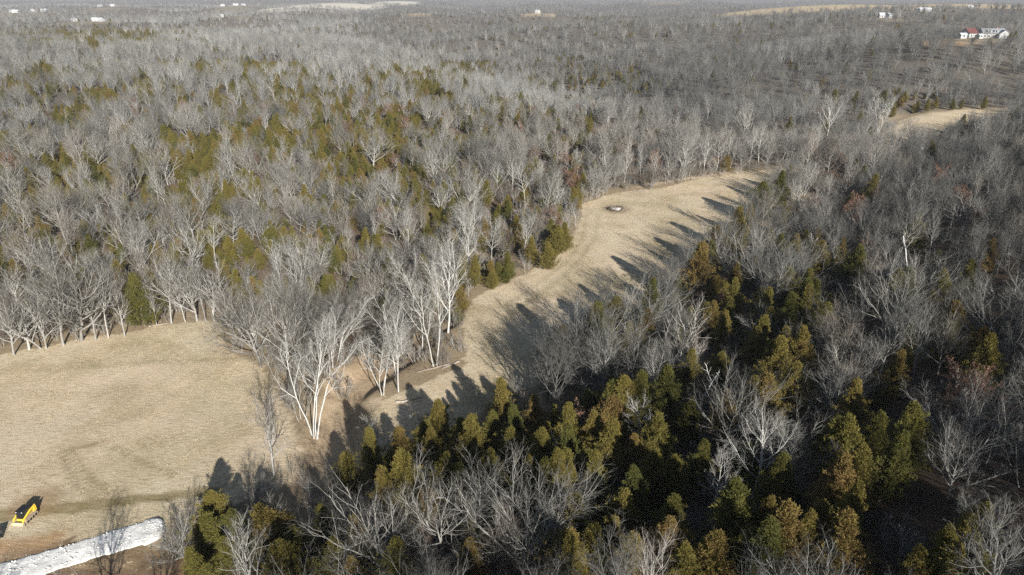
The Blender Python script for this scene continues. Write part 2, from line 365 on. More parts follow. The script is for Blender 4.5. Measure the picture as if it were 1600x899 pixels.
def ribbons(P, R, g):
    m, n, _ = P.shape
    T = nrm(P[:, -1] - P[:, 0]); w = nrm(np.cross(T, g.normal(size=(m, 3))))[:, None]
    V = np.stack([P - w * R[..., None], P + w * R[..., None]], 2)
    id_ = np.arange(m * n * 2).reshape(m, n, 2)
    F = np.stack([id_[:, :-1, 0], id_[:, :-1, 1], id_[:, 1:, 1], id_[:, 1:, 0]], -1).reshape(-1, 4)
    return V.reshape(-1, 3), F
def join(parts):
    V = []; F = []; o = 0
    for v, f in parts: V.append(v); F.append(f + o); o += len(v)
    return np.concatenate(V), np.concatenate(F)
def bare_tree(seed, h=15., stems=1, spread=0., trunk=.62, r0=.145, limbs=11, br=8, tw=7, fine=5, t0=.32, ang=(32, 58), lratio=.62, up=.13, jit=.13, lean=0., lod=0, fr=.0045):
    g = np.random.default_rng(seed)
    st = np.zeros((stems, 3)); az = np.arange(stems) * 6.283 / stems + g.random() * 6
    st[:, 0] = np.cos(az) * .25 * (stems > 1); st[:, 1] = np.sin(az) * .25 * (stems > 1); st[:, 2] = -.4
    d = nrm(np.stack([np.cos(az) * spread + lean, np.sin(az) * spread, np.ones(stems)], 1) + g.normal(size=(stems, 3)) * .04)
    P0 = march(st, d, h * trunk * (.85 + .3 * g.random(stems)) if stems > 1 else np.array([h * trunk]), 9, .03, .07, g)
    R0 = (r0 * np.array([1.35, 1.02, .95, .88, .8, .7, .6, .48, .34]))[None] * np.ones((stems, 1)) * (.9 + .25 * g.random((stems, 1)))
    P1, R1 = grow(P0, R0, max(4, limbs // stems), t0, ang, lratio, 8, up, jit, g, .74, .3, .35)
    P2, R2 = grow(P1, R1, br, .2, (24, 52), .48, 6, up * .9, jit * 1.2, g, .66, .36, .4, .02)
    wood = [tubes(P0, R0, 7), tubes(P1, R1, 5), tubes(P2, R2, 4 if not lod else 3)]
    P3, R3 = grow(np.concatenate([P2]), R2, tw, .15, (25, 60), .52, 4, up * .7, jit * 1.3, g, .6, .4, .35, fr * 1.2)
    tw_parts = []
    if lod:
        R3 = np.maximum(R3 * .8, .008); tw_parts.append(ribbons(P3, R3, g))
        P4, R4 = grow(P3, R3, 3, .1, (20, 60), .55, 2, up, .1, g, .7, .5, .3, .014); tw_parts.append(ribbons(P4, np.clip(R4, .006, .008), g))
    else:
        tw_parts.append(tubes(P3, R3, 3))
        P4, R4 = grow(P3, R3, fine, .1, (20, 62), .55, 3, up * .8, .14, g, .65, .55, .3, fr); tw_parts.append(ribbons(P4, np.clip(R4, fr * .7, fr * 1.2), g))
    W, C = join(wood), join(tw_parts)
    top = max(W[0][:, 2].max(), C[0][:, 2].max()); s = h / top
    W[0][:, :] *= s; C[0][:, :] *= s
    return W, C, h
def cedar_tree(seed, h=9., rmax=2.1, dens=1., tips=1):
    g = np.random.default_rng(seed)
    P0 = march(np.array([[0, 0, -.3]]), np.array([[0, 0, 1.]]), np.array([h * .97]), 8, .1, .03, g); R0 = np.linspace(.15, .02, 8)[None]
    nb = int(135 * dens); zz = (.06 + .93 * (np.arange(nb) + g.random(nb)) / nb) ** .92
    az = np.arange(nb) * 2.4 + g.normal(size=nb) * .4
    lobes = 1 + .28 * np.sin(az * 2 + 9 * zz + g.random() * 6) + .18 * np.sin(az * 3 - 14 * zz + g.random() * 6)
    prof = np.minimum(1, (zz / .14) ** .6) * (1 - zz ** 1.25) ** .85
    lobes = lobes + .22 * np.sin(az * 5 + 23 * zz)
    L = rmax * prof * lobes * (.5 + .75 * g.random(nb) ** .8) + .15
    el = .25 + .75 * zz + .15 * g.normal(size=nb)
    D = np.stack([np.cos(az) * np.cos(el), np.sin(az) * np.cos(el), np.sin(el)], 1)
    S = np.stack([np.zeros(nb), np.zeros(nb), zz * h * .95], 1); S[:, 2] -= L * np.sin(el) * .5
    S[:, 2] = np.maximum(S[:, 2], .25)
    PB = march(S, D, L, 4, .10, .07, g); RB = np.linspace(.03, .008, 4)[None] * np.ones((nb, 1))
    ns = 10; t = .3 + .74 * ((np.arange(ns)[None] + g.random((nb, ns))) / ns) ** .8
    t = np.minimum(t, 1.0); f = t * 3; i = np.minimum(f.astype(int), 2); a = (f - i)[..., None]; mm = np.arange(nb)[:, None]
    C = PB[mm, i] * (1 - a) + PB[mm, i + 1] * a + g.normal(size=(nb, ns, 3)) * (.05 + .09 * L[:, None, None])
    nk = 19; C = np.repeat(C.reshape(-1, 1, 3), nk, 1); Dk = np.repeat(np.repeat(D, ns, 0)[:, None], nk, 1)
    m = C.shape[0]
    dd = nrm(Dk * .6 + g.normal(size=(m, nk, 3)) * .6 + np.array([0, 0, .45])); ww = nrm(np.cross(dd, g.normal(size=(m, nk, 3))))
    ln = (.12 + .17 * g.random((m, nk, 1))); wd = .025 + .024 * g.random((m, nk, 1))
    B = C + g.normal(size=(m, nk, 3)) * .10
    V = np.stack([B, B + dd * ln * .5 + ww * wd, B + dd * ln, B + dd * ln * .5 - ww * wd], 2).reshape(-1, 3)
    F = np.arange(len(V)).reshape(-1, 4)
    return join([tubes(P0, R0, 6), tubes(PB, RB, 3)]), (V, F), h
def leafy(seed, tree, n, size):                      # last year's dead leaves held on the twigs
    g = np.random.default_rng(seed); V = tree[1][0]
    B = V[g.integers(0, len(V), n)]; d = nrm(g.normal(size=(n, 3))); w = nrm(np.cross(d, g.normal(size=(n, 3))))
    s = size * (.6 + .8 * g.random((n, 1)))
    Q = np.stack([B, B + d * s * .5 + w * s * .35, B + d * s, B + d * s * .5 - w * s * .35], 1).reshape(-1, 3)
    return Q, np.arange(len(Q)).reshape(-1, 4)
def snag(seed, h=9., n=5):
    g = np.random.default_rng(seed)
    P0 = march(np.array([[0, 0, -.3]]), nrm(np.array([[g.normal() * .12, g.normal() * .12, 1.]])), np.array([h]), 9, .02, .08, g)
    R0 = np.linspace(.17, .06, 9)[None]
    P1, R1 = grow(P0, R0, n, .4, (35, 70), .3, 6, .12, .25, g, .6, .35, .3)
    P2, R2 = grow(P1, R1, 3, .3, (30, 60), .45, 4, .05, .25, g, .6, .4, .3, .012)
    m = len(P1) // 1
    return tubes(P0, R0, 6), [join([tubes(P1[q:q + 1], R1[q:q + 1], 5), tubes(P2[q * 3:q * 3 + 3], R2[q * 3:q * 3 + 3], 4)]) for q in range(m)], h

PROTO = {}                                           # kind -> list of (trunk mesh, crown mesh, height, words)
def proto(kind, words, tree, m_wood, m_crown, m_extra=None, extra=None):
    W, C, h = tree
    tm = mesh_from(kind + '_trunk', W[0], W[1], [m_wood], smooth=True)
    if extra is not None:
        V, F = join([C, extra]); mi = np.r_[np.zeros(len(C[1])), np.ones(len(extra[1]))]
        cm = mesh_from(kind + '_crown', V, F, [m_crown, m_extra], mi)
    elif isinstance(C, list): cm = [mesh_from(kind + '_limb', c[0], c[1], [m_crown], smooth=True) for c in C]
    else: cm = mesh_from(kind + '_crown', C[0], C[1], [m_crown])
    PROTO.setdefault(kind, []).append((tm, cm, h, words))
B_, T_ = M['bark'], M['twig']
FAN = dict(br=8, tw=5, fine=6)
proto('bare', 'broad-crowned grey', bare_tree(1, 14, trunk=.42, limbs=16, t0=.26, ang=(28, 64), lratio=1.05, up=.11, r0=.125, **FAN), B_, T_)
proto('bare', 'round-crowned grey', bare_tree(2, 13, trunk=.48, limbs=17, t0=.28, ang=(22, 52), lratio=.9, up=.1, **FAN), B_, T_)
proto('bare', 'tall narrow grey', bare_tree(3, 16, trunk=.72, limbs=16, t0=.4, ang=(24, 48), lratio=.42, r0=.14, **FAN), B_, T_)
proto('bare', 'low-forked grey', bare_tree(4, 13, stems=3, spread=.36, trunk=.56, limbs=21, t0=.25, ang=(22, 48), lratio=.7, r0=.11, br=8, tw=5, fine=5), B_, T_)
proto('bare', 'slim upright grey', bare_tree(5, 14, trunk=.68, limbs=13, t0=.36, ang=(25, 52), lratio=.5, r0=.12, **FAN), B_, M['twig_brown'])
proto('bare', 'crooked leaning grey', bare_tree(6, 13, trunk=.5, limbs=14, t0=.25, ang=(30, 68), lratio=.9, lean=.28, jit=.19, **FAN), B_, T_)
proto('bare', 'fine-twigged brownish', bare_tree(7, 12, trunk=.42, limbs=17, t0=.2, ang=(22, 52), lratio=1., r0=.12, br=9, tw=7, fine=5), B_, M['twig_brown'])
for tm_, cm_, h_, w_ in list(PROTO['bare']):  # copies with slope shade put into bark and twig colour
    tm2, cm2 = tm_.copy(), cm_.copy(); tm2.materials[0] = M['bark_shaded']; cm2.materials[0] = M['twig_shaded']; PROTO['bare'].append((tm2, cm2, h_, w_.replace('grey', 'dark grey')))
WB, WT = M['white_bark'], M['white_twig']
proto('sycamore', 'broad white', bare_tree(21, 20, trunk=.62, limbs=11, br=7, tw=7, fine=6, ang=(30, 58), lratio=.62, r0=.135, up=.11, jit=.15, fr=.0055), WB, WT)
proto('sycamore', 'multi-stemmed white', bare_tree(22, 20, stems=4, spread=.13, trunk=.62, limbs=20, br=7, tw=6, fine=6, ang=(24, 48), lratio=.4, r0=.085, up=.1, t0=.4, fr=.0055), WB, WT)
proto('sycamore', 'tall forked white', bare_tree(23, 20, stems=2, spread=.16, trunk=.75, limbs=18, br=6, tw=7, fine=6, ang=(28, 55), lratio=.4, r0=.105, t0=.38, fr=.0055), WB, WT)
proto('sycamore', 'slender white', bare_tree(24, 17, trunk=.8, limbs=13, br=6, tw=6, fine=6, ang=(28, 60), lratio=.36, r0=.09, t0=.4, jit=.17, fr=.0055), WB, WT)
proto('sapling', 'thin grey', bare_tree(31, 6, stems=3, spread=.3, trunk=.75, limbs=12, br=5, tw=5, fine=5, ang=(20, 42), lratio=.5, r0=.045, t0=.2, fr=.008), B_, T_)
proto('sapling', 'brushy brown', bare_tree(32, 4.5, stems=5, spread=.5, trunk=.75, limbs=20, br=5, tw=5, fine=4, ang=(20, 45), lratio=.5, r0=.035, t0=.15, fr=.008), B_, M['twig_brown'])
proto('sapling', 'slim grey', bare_tree(33, 8, trunk=.85, limbs=11, br=5, tw=6, fine=5, ang=(28, 50), lratio=.36, r0=.06, t0=.25, fr=.008), B_, T_)
for tm_, cm_, h_, w_ in list(PROTO['sapling']):  # sapling copies, darkened for the same painted slope shade
    tm2, cm2 = tm_.copy(), cm_.copy(); tm2.materials[0] = M['bark_shaded']; cm2.materials[0] = M['twig_shaded']; PROTO['sapling'].append((tm2, cm2, h_, w_.replace('grey', 'dark grey')))
for k, (hh, rr, w) in enumerate([(8.5, 2.3, 'narrow pointed'), (7.5, 2.9, 'broad bushy'), (9.5, 2.7, 'tall pointed'), (5.5, 2.2, 'short bushy')]):
    proto('cedar', w, cedar_tree(41 + k, hh, rr, .9 if hh < 7 else 1.15), M['cedar_bark'], M['cedar'])
for k in range(2):
    tr = bare_tree(51 + k, 11, trunk=.6, limbs=11, br=6, tw=6, fine=4, ang=(30, 60), lratio=.6, r0=.17)
    proto('leafy_oak', ['russet-leaved', 'thinly brown-leaved'][k], tr, B_, M['twig_brown'], M['leaf_brown'], leafy(61 + k, tr, [2600, 1300][k], .22))
for k in range(3): proto('snag', ['bleached broken', 'forked bleached', 'pole-like white'][k], snag(71 + k, [9, 8, 10][k], [6, 4, 3][k]), M['dead_wood'], M['dead_wood'])
# coarser trees for the far wood
LOD = {'bare': [], 'cedar': []}
for k, kw in enumerate([dict(trunk=.42, limbs=13, t0=.26, ang=(28, 62), lratio=1.), dict(trunk=.5, limbs=14, t0=.3, ang=(22, 50), lratio=.85), dict(trunk=.72, limbs=13, t0=.4, ang=(24, 46), lratio=.42), dict(stems=2, spread=.34, trunk=.55, limbs=14, t0=.25, ang=(24, 50), lratio=.7), dict(trunk=.5, limbs=12, t0=.25, lratio=.85, lean=.2, jit=.18)]):
    LOD['bare'].append(bare_tree(81 + k, 14, br=7, tw=4, lod=1, **kw))

# ------------------------------------------------------------------ where trees stand
CEDAR_PATCH = [(470, 165, 190, 55, .42), (560, 215, 130, 50, .62), (410, 215, 90, 40, .45), (700, 255, 120, 40, .25), (860, 200, 90, 45, .15), (60, 320, 90, 75, .45), (350, 375, 90, 35, .6), (220, 365, 90, 50, .35),
               (90, 430, 100, 50, .35), (450, 285, 190, 45, .3), (150, 54, 190, 17, .8), (20, 140, 40, 20, .4), (250, 140, 60, 20, .3), (370, 105, 50, 18, .4), (950, 125, 80, 25, .35), (1150, 285, 60, 14, .2), (960, 30, 70, 7, .7), (1490, 165, 80, 8, .85), (1400, 150, 40, 10, .4), (720, 285, 40, 30, .25), (860, 395, 35, 30, .6), (880, 100, 60, 18, .3),
               (400, 860, 90, 55, .65), (480, 890, 60, 30, .5), (660, 730, 120, 40, .55), (720, 690, 110, 45, .6), (880, 730, 150, 95, .72), (960, 850, 90, 90, .55), (1060, 850, 80, 90, .5), (1240, 870, 120, 85, .65), (1320, 770, 80, 90, .55), (1500, 880, 100, 60, .5), (1110, 490, 70, 60, .25), (1210, 470, 60, 60, .25), (1180, 640, 120, 60, .3), (1440, 690, 60, 50, .3), (1480, 540, 120, 60, .15), (480, 430, 50, 30, .25), (960, 650, 140, 40, .4), (1010, 530, 60, 40, .35), (1090, 450, 60, 45, .3), (1160, 365, 60, 40, .3), (1230, 310, 50, 25, .2), (1300, 500, 260, 130, .24), (850, 770, 300, 130, .5), (1250, 800, 200, 110, .4), (830, 640, 70, 30, .5), (640, 330, 200, 40, .2), (140, 230, 140, 50, .2), (300, 250, 120, 40, .3), (650, 180, 120, 40, .35), (780, 165, 80, 25, .3)]
def cedar_frac(px, py):
    c = np.full(np.shape(px), .06)
    band = (py > 95) & (py < 470) & (px < 930)
    c = np.where(band, .17 + .42 * sstep(.40, .60, fbm(px / 75, py / 24, 3)) * (1 - .7 * sstep(700, 860, px)), c)
    for X, Y, rx, ry, w in CEDAR_PATCH: c = np.maximum(c, min(.75, w * (1.3 if Y > 480 else .95)) * np.clip(1.6 * (1 - np.hypot((px - X) / rx, (py - Y) / ry)) + .25, 0, 1))
    return c
def scatter(d0, d1, step, half, jitter=1.25):
    W = d1 * 1.2
    X, Y = np.meshgrid(np.arange(-W, W, step), np.arange(-40, d1, step)); X = X.ravel(); Y = Y.ravel()
    X = X + (rng.random(len(X)) - .5) * step * jitter; Y = Y + (rng.random(len(Y)) - .5) * step * jitter
    r = np.hypot(X, Y); az = np.abs(np.arctan2(X, Y))
    k = (r >= d0) & (r < d1) & ((az < rad(half)) | ((r < 130) & (az < rad(100))))
    X, Y = X[k], Y[k]; k = ~open_ground(X, Y); X, Y = X[k], Y[k]
    return X, Y
TREES = []                                           # (kind, variant, x, y, scale, rot, own label or None)
HERO = []
def hero(kind, var, px, py, top, label=None, cat='tree', rot=None):
    x, y = ground_at(px, py); z = tz(x, y); d = ray(px, top); zt = CAM_Z + d[2] * y / d[1]
    h = max(2., zt - z); HERO.append((kind, var, x, y, h / PROTO[kind][var][2], rng.random() * 6.28 if rot is None else rot, label))
hero('sycamore', 1, 492, 684, 478, 'pale multi-stemmed tree at the corner of the mown field beside the creek bank')
hero('bare', 4, 428, 748, 598, 'thin grey tree standing out in the mown field edge near the creek')
hero('bare', 0, 408, 572, 420, 'broad brownish-grey tree on the inner corner of the mown field')
hero('sycamore', 1, 598, 618, 500, 'leaning cluster of white stems beside the sandy creek bend')
hero('sycamore', 2, 622, 612, 440, 'forked white tree over the sandy creek bend')
hero('sycamore', 2, 680, 572, 392, 'tall white twin-stemmed tree by the fallen log')
hero('sycamore', 0, 700, 520, 345, 'largest spreading white tree on the meadow side of the creek')
hero('sycamore', 3, 660, 545, 380)
hero('sycamore', 0, 735, 440, 296, 'white tree with a wide crown behind the creek sycamores')
hero('sycamore', 3, 770, 420, 330)
hero('sycamore', 0, 818, 400, 325, 'white tree with drooping limbs left of the meadow cedars')
hero('sycamore', 3, 872, 345, 285, 'white sycamore leaning out over the meadow with a low bare limb')
hero('sycamore', 2, 520, 575, 470)
hero('sycamore', 3, 515, 590, 480)
for px, py, top, v in [(440, 455, 365, 2), (470, 460, 358, 1), (500, 452, 372, 3), (545, 420, 350, 3), (340, 420, 330, 3), (640, 400, 320, 0), (590, 390, 330, 3)]: hero('sycamore', v, px, py, top)
for px, py, top, v in [(1118, 272, 195, 3), (1100, 270, 200, 2), (1060, 285, 200, 3), (1170, 262, 190, 3), (1185, 255, 190, 0), (1160, 225, 150, 0), (1232, 255, 200, 2), (1276, 242, 190, 3), (1262, 232, 205, 3), (1300, 225, 190, 3), (1140, 262, 200, 2), (975, 285, 220, 0), (1000, 282, 222, 3), (900, 280, 225, 2), (840, 300, 240, 2), (780, 305, 250, 0), (820, 330, 245, 3), (1430, 165, 145, 3), (1480, 163, 145, 3), (1560, 150, 122, 3)]: hero('sycamore', v, px, py, top)
hero('sycamore', 0, 1290, 224, 138, 'large pale sycamore with a wide crown in the creek line beyond the burn pile')
hero('sycamore', 1, 1372, 208, 138, 'large pale multi-stemmed sycamore beside the small far field')
for px, py, top, v in [(195, 526, 415, 4), (128, 532, 365, 5), (150, 532, 420, 4), (170, 528, 405, 2), (70, 545, 430, 3), (22, 556, 430, 0), (100, 540, 375, 1), (268, 506, 375, 2), (308, 502, 390, 1), (322, 502, 395, 2), (335, 502, 400, 1), (290, 504, 420, 4), (245, 510, 440, 4), (45, 548, 440, 5), (395, 545, 440, 6), (365, 520, 425, 6)]:
    hero('bare', v, px, py, top)
hero('cedar', 1, 226, 510, 428, 'dark green cedar alone among bare trunks on the mown field edge')
hero('cedar', 1, 857, 422, 378, 'round dark cedar jutting into the meadow'); hero('cedar', 0, 882, 392, 345, 'tall cedar at the tip of the meadow wood edge'); hero('cedar', 1, 868, 400, 352)
hero('sycamore', 3, 1003, 722, 610, 'straight white-trunked tree rising alone among the dense cedars')
hero('sycamore', 0, 1175, 780, 612, 'large white-limbed tree in the cedar wood with spreading crooked crown', rot=1.)
hero('sycamore', 3, 1115, 825, 690, 'crooked white tree with bare low limbs among the cedars')
hero('bare', 0, 1230, 770, 640, 'wide grey crown beside the crooked white trees'); hero('bare', 0, 1480, 780, 660, 'pale forked tree in the dark clearing of the near slope')
hero('bare', 0, 600, 915, 735, 'wide pale bare tree beside the gap of the gravel berm'); hero('bare', 1, 735, 850, 700, 'tall bare tree with straight pale trunk among bottom cedars')
hero('bare', 0, 815, 915, 715, 'widest bare crown among the cedars'); hero('bare', 3, 700, 880, 715); hero('bare', 6, 780, 900, 760); hero('bare', 1, 860, 900, 740)
hero('bare', 0, 1385, 545, 385, 'tall wide bare tree in the middle of the dark wood'); hero('bare', 0, 1465, 585, 470); hero('bare', 5, 1180, 540, 465); hero('bare', 2, 1010, 590, 525)
hero('bare', 0, 965, 545, 430); hero('bare', 2, 1032, 512, 430); hero('bare', 2, 1015, 520, 440); hero('bare', 1, 860, 615, 510, 'pale bushy bare tree on the shadowed meadow edge'); hero('bare', 6, 1320, 640, 540); hero('bare', 5, 1285, 640, 520); hero('bare', 4, 1080, 610, 520); hero('bare', 3, 1550, 560, 440)
hero('snag', 1, 925, 580, 525, 'forked bleached snag at the shadowed meadow edge', 'dead tree'); hero('snag', 0, 868, 755, 680, 'broken white snag standing in the middle of the cedars'); hero('snag', 1, 980, 905, 850, 'forked white snag beside bushy cedars'); hero('snag', 2, 1563, 890, 815, 'bleached pole with stub limbs at the near slope foot'); hero('snag', 0, 1190, 905, 865); hero('snag', 2, 785, 690, 665)
hero('bare', 3, 1400, 885, 810, 'small pale forked tree in the dark gap'); hero('leafy_oak', 0, 1520, 650, 585, 'russet-leaved oak in the dark wood'); hero('leafy_oak', 1, 1470, 640, 590); hero('leafy_oak', 1, 845, 890, 820); hero('leafy_oak', 0, 1560, 680, 620); hero('leafy_oak', 1, 660, 890, 820); hero('leafy_oak', 1, 1310, 700, 640); hero('leafy_oak', 0, 900, 690, 630); hero('leafy_oak', 1, 30, 380, 345); hero('leafy_oak', 0, 110, 430, 395)
for px, py, top, v in [(345, 850, 772, 1), (375, 880, 800, 1), (410, 870, 785, 0), (470, 905, 825, 0), (335, 880, 800, 3), (395, 905, 830, 1), (430, 890, 800, 3)]: hero('cedar', v, px, py, top)
def by_top(kind, var, px, top, h):                   # a tree known by its top: stands where a tree of its size has its top on that ray
    d = ray(px, top); d = d / d[1]; ys = np.arange(30, 400, .25); zr = CAM_Z + d[2] * ys; k = int(np.argmax(zr <= terrain(d[0] * ys, ys) + h))
    HERO.append((kind, var, d[0] * ys[k], ys[k], h / PROTO[kind][var][2], rng.random() * 6.28, None))
for q, (px, top) in enumerate([(606, 700), (623, 717), (660, 658), (677, 664), (690, 703), (720, 647), (741, 650), (766, 643), (806, 667), (833, 708), (840, 617), (847, 663), (870, 633), (886, 667), (900, 773), (902, 833), (916, 610), (930, 738), (934, 706), (953, 657), (960, 613), (970, 803), (982, 827), (1000, 727), (1020, 700), (1050, 770), (1055, 807), (1073, 850), (1030, 640), (1086, 620), (1100, 690), (1143, 607), (1166, 820), (1206, 817), (1240, 773), (1262, 800), (1280, 776), (1306, 643), (1333, 647), (1343, 687), (1322, 705), (1335, 745), (1333, 800), (1403, 670), (1440, 630), (1536, 777), (1536, 833), (1496, 817), (1510, 850), (1450, 850), (660, 760), (520, 840), (560, 800), (318, 800), (352, 835), (300, 852), (440, 850), (482, 868), (545, 862), (612, 832), (450, 800),
                               (1150, 405), (1176, 400), (1245, 362), (1320, 372), (1120, 470), (1190, 505), (1430, 500), (1500, 470), (1390, 440), (1560, 520), (1080, 540), (1240, 560), (1350, 590), (1180, 590)]):
    by_top('cedar', [0, 2, 1, 2, 0, 2][q % 6], px, top, 6.6 + 2.8 * rng.random())
for q, (px, py) in enumerate([(1000, 520), (1030, 495), (1055, 475), (1085, 440), (1105, 418), (1130, 392), (1150, 365), (1170, 345), (1200, 318), (1215, 300), (960, 540), (900, 575), (850, 590)]):
    x_, y_ = ground_at(px, py); HERO.append(('cedar', q % 3, x_ + 4 * rng.random(), y_ - 4 * rng.random(), 1.1 + .5 * rng.random(), q * 1.1, None))
for q, (px, py) in enumerate([(985, 535), (1015, 508), (1045, 488), (1070, 455), (1095, 430), (1120, 402), (1140, 378), (1165, 352), (1185, 332), (1208, 308), (1225, 285), (930, 555), (875, 585)]):
    x_, y_ = ground_at(px, py); HERO.append(('bare', 7 + [0, 2, 1, 6, 3][q % 5], x_ + 3 * rng.random(), y_ - 3 * rng.random(), 1.0 + .3 * rng.random(), q * 1.7, None))
hero('bare', 5, 300, 880, 790, 'crooked pale tree bending over the end of the gravel berm'); hero('sapling', 0, 275, 870, 815); hero('bare', 4, 432, 870, 775); hero('bare', 4, 490, 800, 730)
for q_, (a_, b_) in enumerate([(-40, 47), (-33, 42), (-50, 38), (-26, 50)]): HERO.append(('bare', [2, 4, 4, 2][q_], a_, b_, .8, q_ * 1.3, None))
HX = np.array([[t[2], t[3]] for t in HERO])
def away(x, y, dmin):
    k = np.ones(len(x), bool)
    for a, b in HX: k &= np.hypot(x - a, y - b) > dmin
    return k
def fill(d0, d1, step, half, sap, thin=.0):
    x, y = scatter(d0, d1, step, half)
    if d0 < 300: k = away(x, y, 3.2); x, y = x[k], y[k]
    px, py, f = project(x, y, terrain(x, y) + 4)
    n = len(x); u = rng.random(n); cf = cedar_frac(px, py)
    near_s = ((x + 14) * .743 - (y - 79) * .672) > 0
    gap = fbm(x / 11 + 7, y / 11, 2) < np.where(near_s & (d1 < 400), .24, .29 if d1 < 400 else .31)
    tall = .66 + .62 * fbm(x / 32 + 3, y / 32 + 8, 2)
    edge = np.minimum(seg_dist(x, y, FIELD[1:14]), seg_dist(x, y, MEADOW + MEADOW[:1])) if d0 < 300 else np.full(n, 99.)
    for i in range(n):
        rot = rng.random() * 6.28; w = rng.random()
        sp_ = sap + (.35 if edge[i] < 6 else 0)
        if u[i] < cf[i]: TREES.append(('cedar', int(rng.integers(4)), x[i], y[i], (.72 + .5 * w) * (1 if near_s[i] else .74), rot, None))
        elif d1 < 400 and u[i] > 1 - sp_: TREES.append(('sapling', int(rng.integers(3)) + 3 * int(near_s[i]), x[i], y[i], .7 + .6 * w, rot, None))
        elif d1 < 400 and (y[i] > 115 or x[i] > 45) and u[i] > 1 - sp_ - .022: TREES.append(('leafy_oak', int(rng.integers(2)), x[i], y[i], .6 + .4 * w, rot, None))
        elif d1 < 400 and near_s[i] and u[i] > 1 - sp_ - .038: TREES.append(('snag', int(rng.integers(3)), x[i], y[i], .6 + .5 * w, rot, None))
        elif gap[i] and d1 < 2000: continue
        elif cf[i] > .3 and w < cf[i] * (.9 if cf[i] > .62 else .5): continue          # cedars crowd the bare trees out
        else: TREES.append(('bare', int(rng.integers(7)) + 7 * int(rng.random() < (.8 if near_s[i] else .12)), x[i], y[i], tall[i] * (.66 + .52 * w) * (.95 if near_s[i] else 1) * (1.25 if near_s[i] and edge[i] < 13 else 1), rot, None))  # dark copies: mostly near-slope shade put into the colour, elsewhere random tone
def brush(d0, d1):                                   # scrub along the wood edges and under the near trees
    x, y = scatter(d0, d1, 2.6, 44)
    s_ = (x + 14) * .743 - (y - 79) * .672
    e = np.minimum(np.minimum(seg_dist(x, y, FIELD[1:14]), seg_dist(x, y, MEADOW + MEADOW[:1])), seg_dist(x, y, CREEK) - 1)
    p = np.where(e < 7, .65, np.where((s_ > 0) & (np.hypot(x, y) < 190), .17, np.where(np.hypot(x, y) < 240, .11, .03)))
    p = np.where((np.hypot(x + 17, y - 88) < 17) & (y < 108), 0, p)
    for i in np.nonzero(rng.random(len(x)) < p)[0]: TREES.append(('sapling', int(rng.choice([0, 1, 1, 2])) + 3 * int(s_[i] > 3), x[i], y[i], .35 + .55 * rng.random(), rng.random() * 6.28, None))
def cedar_fill(d0, d1, step):
    x, y = scatter(d0, d1, step, 44)
    k = away(x, y, 2.); x, y = x[k], y[k]
    px, py, f = project(x, y, terrain(x, y) + 4); cf = cedar_frac(px, py); u = rng.random(len(x))
    for i in np.nonzero((cf > .15) & (u < cf * .75))[0]: TREES.append(('cedar', int(rng.integers(4)), x[i], y[i], (.7 + .5 * rng.random()) * (.72 if y[i] > 120 else 1), rng.random() * 6.28, None))
fill(0, 390, 5.5, 45, .15)
brush(0, 390)
cedar_fill(0, 390, 3.3)
cedar_fill(390, 900, 4.2)
fill(390, 900, 7.0, 43, 0)
fill(900, 1900, 10.5, 42, 0)
fill(1900, 4200, 18, 41, 0)
fill(4200, 9000, 42, 41, 0)
for k_, v_, x_, y_, s_, r_0, l_ in HERO: TREES.append((k_, v_, x_, y_, s_, r_0, l_))

# ------------------------------------------------------------------ single trees and the wood beyond
ta = np.array([(t[2], t[3], t[4]) for t in TREES]); tzv = terrain(ta[:, 0], ta[:, 1]); tdist = np.hypot(ta[:, 0], ta[:, 1])
def framed(i):
    k, v, x, y, s = TREES[i][:5]; h = PROTO[k][v][2] * s
    for zz in (0, h * .6, h):
        px, py, f = project(x, y, tzv[i] + zz)
        if f > 5 and -15 < px < 1615 and -5 < py < 905: return True
    return False
KIND = {'bare': ('bare_tree', 'tree'), 'sycamore': ('sycamore_tree', 'tree'), 'sapling': ('sapling', 'sapling'), 'cedar': ('cedar_tree', 'cedar'), 'leafy_oak': ('oak_tree', 'tree'), 'snag': ('dead_snag', 'dead tree')}
NOUN = {'bare': 'leafless tree', 'sycamore': 'bare sycamore', 'sapling': 'leafless sapling', 'cedar': 'olive-green cedar', 'leafy_oak': 'oak', 'snag': 'dead snag'}
def where(x, y):
    s = (x + 14) * .743 - (y - 79) * .672
    dm = min(seg_dist(np.array([x]), np.array([y]), FIELD[1:10])[0], 99); dn = seg_dist(np.array([x]), np.array([y]), CREEK)[0]
    de = seg_dist(np.array([x]), np.array([y]), MEADOW[16:26])[0]
    if dn < 9: return 'along the creek bank'
    if dm < 9: return 'at the mown field edge'
    if de < 9: return 'on the shadowed meadow edge'
    if s > 0: return 'in the shaded slope wood' if x > 25 else 'in the cedar wood below the meadow'
    if y > 230: return 'in the wood beyond the burn pile'
    return 'in the sunlit hill wood'
NI = np.nonzero(tdist < 430)[0]; NXY = ta[NI, :2]
def beside(i, two=True):
    d = np.hypot(NXY[:, 0] - ta[i, 0], NXY[:, 1] - ta[i, 1]); d[NI == i] = 99; o = np.argsort(d)[:2]
    w = ['%s %s' % ('an' if NEAR[TREES[NI[j]][0]][0] in 'aeo' else 'a', NEAR[TREES[NI[j]][0]]) for j in o]
    if d[o[0]] > 5.5: return ' standing clear'
    if two and d[o[1]] < 6: return ' between ' + (w[0].replace('a ', 'two ', 1) + 's' if w[0] == w[1] else w[0] + ' and ' + w[1])
    return (' beside ' if d[o[0]] > 2.5 else ' touching ') + w[0]
NEAR = {'bare': 'bare tree', 'sycamore': 'white sycamore', 'sapling': 'sapling', 'cedar': 'cedar', 'leafy_oak': 'brown-leaved oak', 'snag': 'dead snag'}
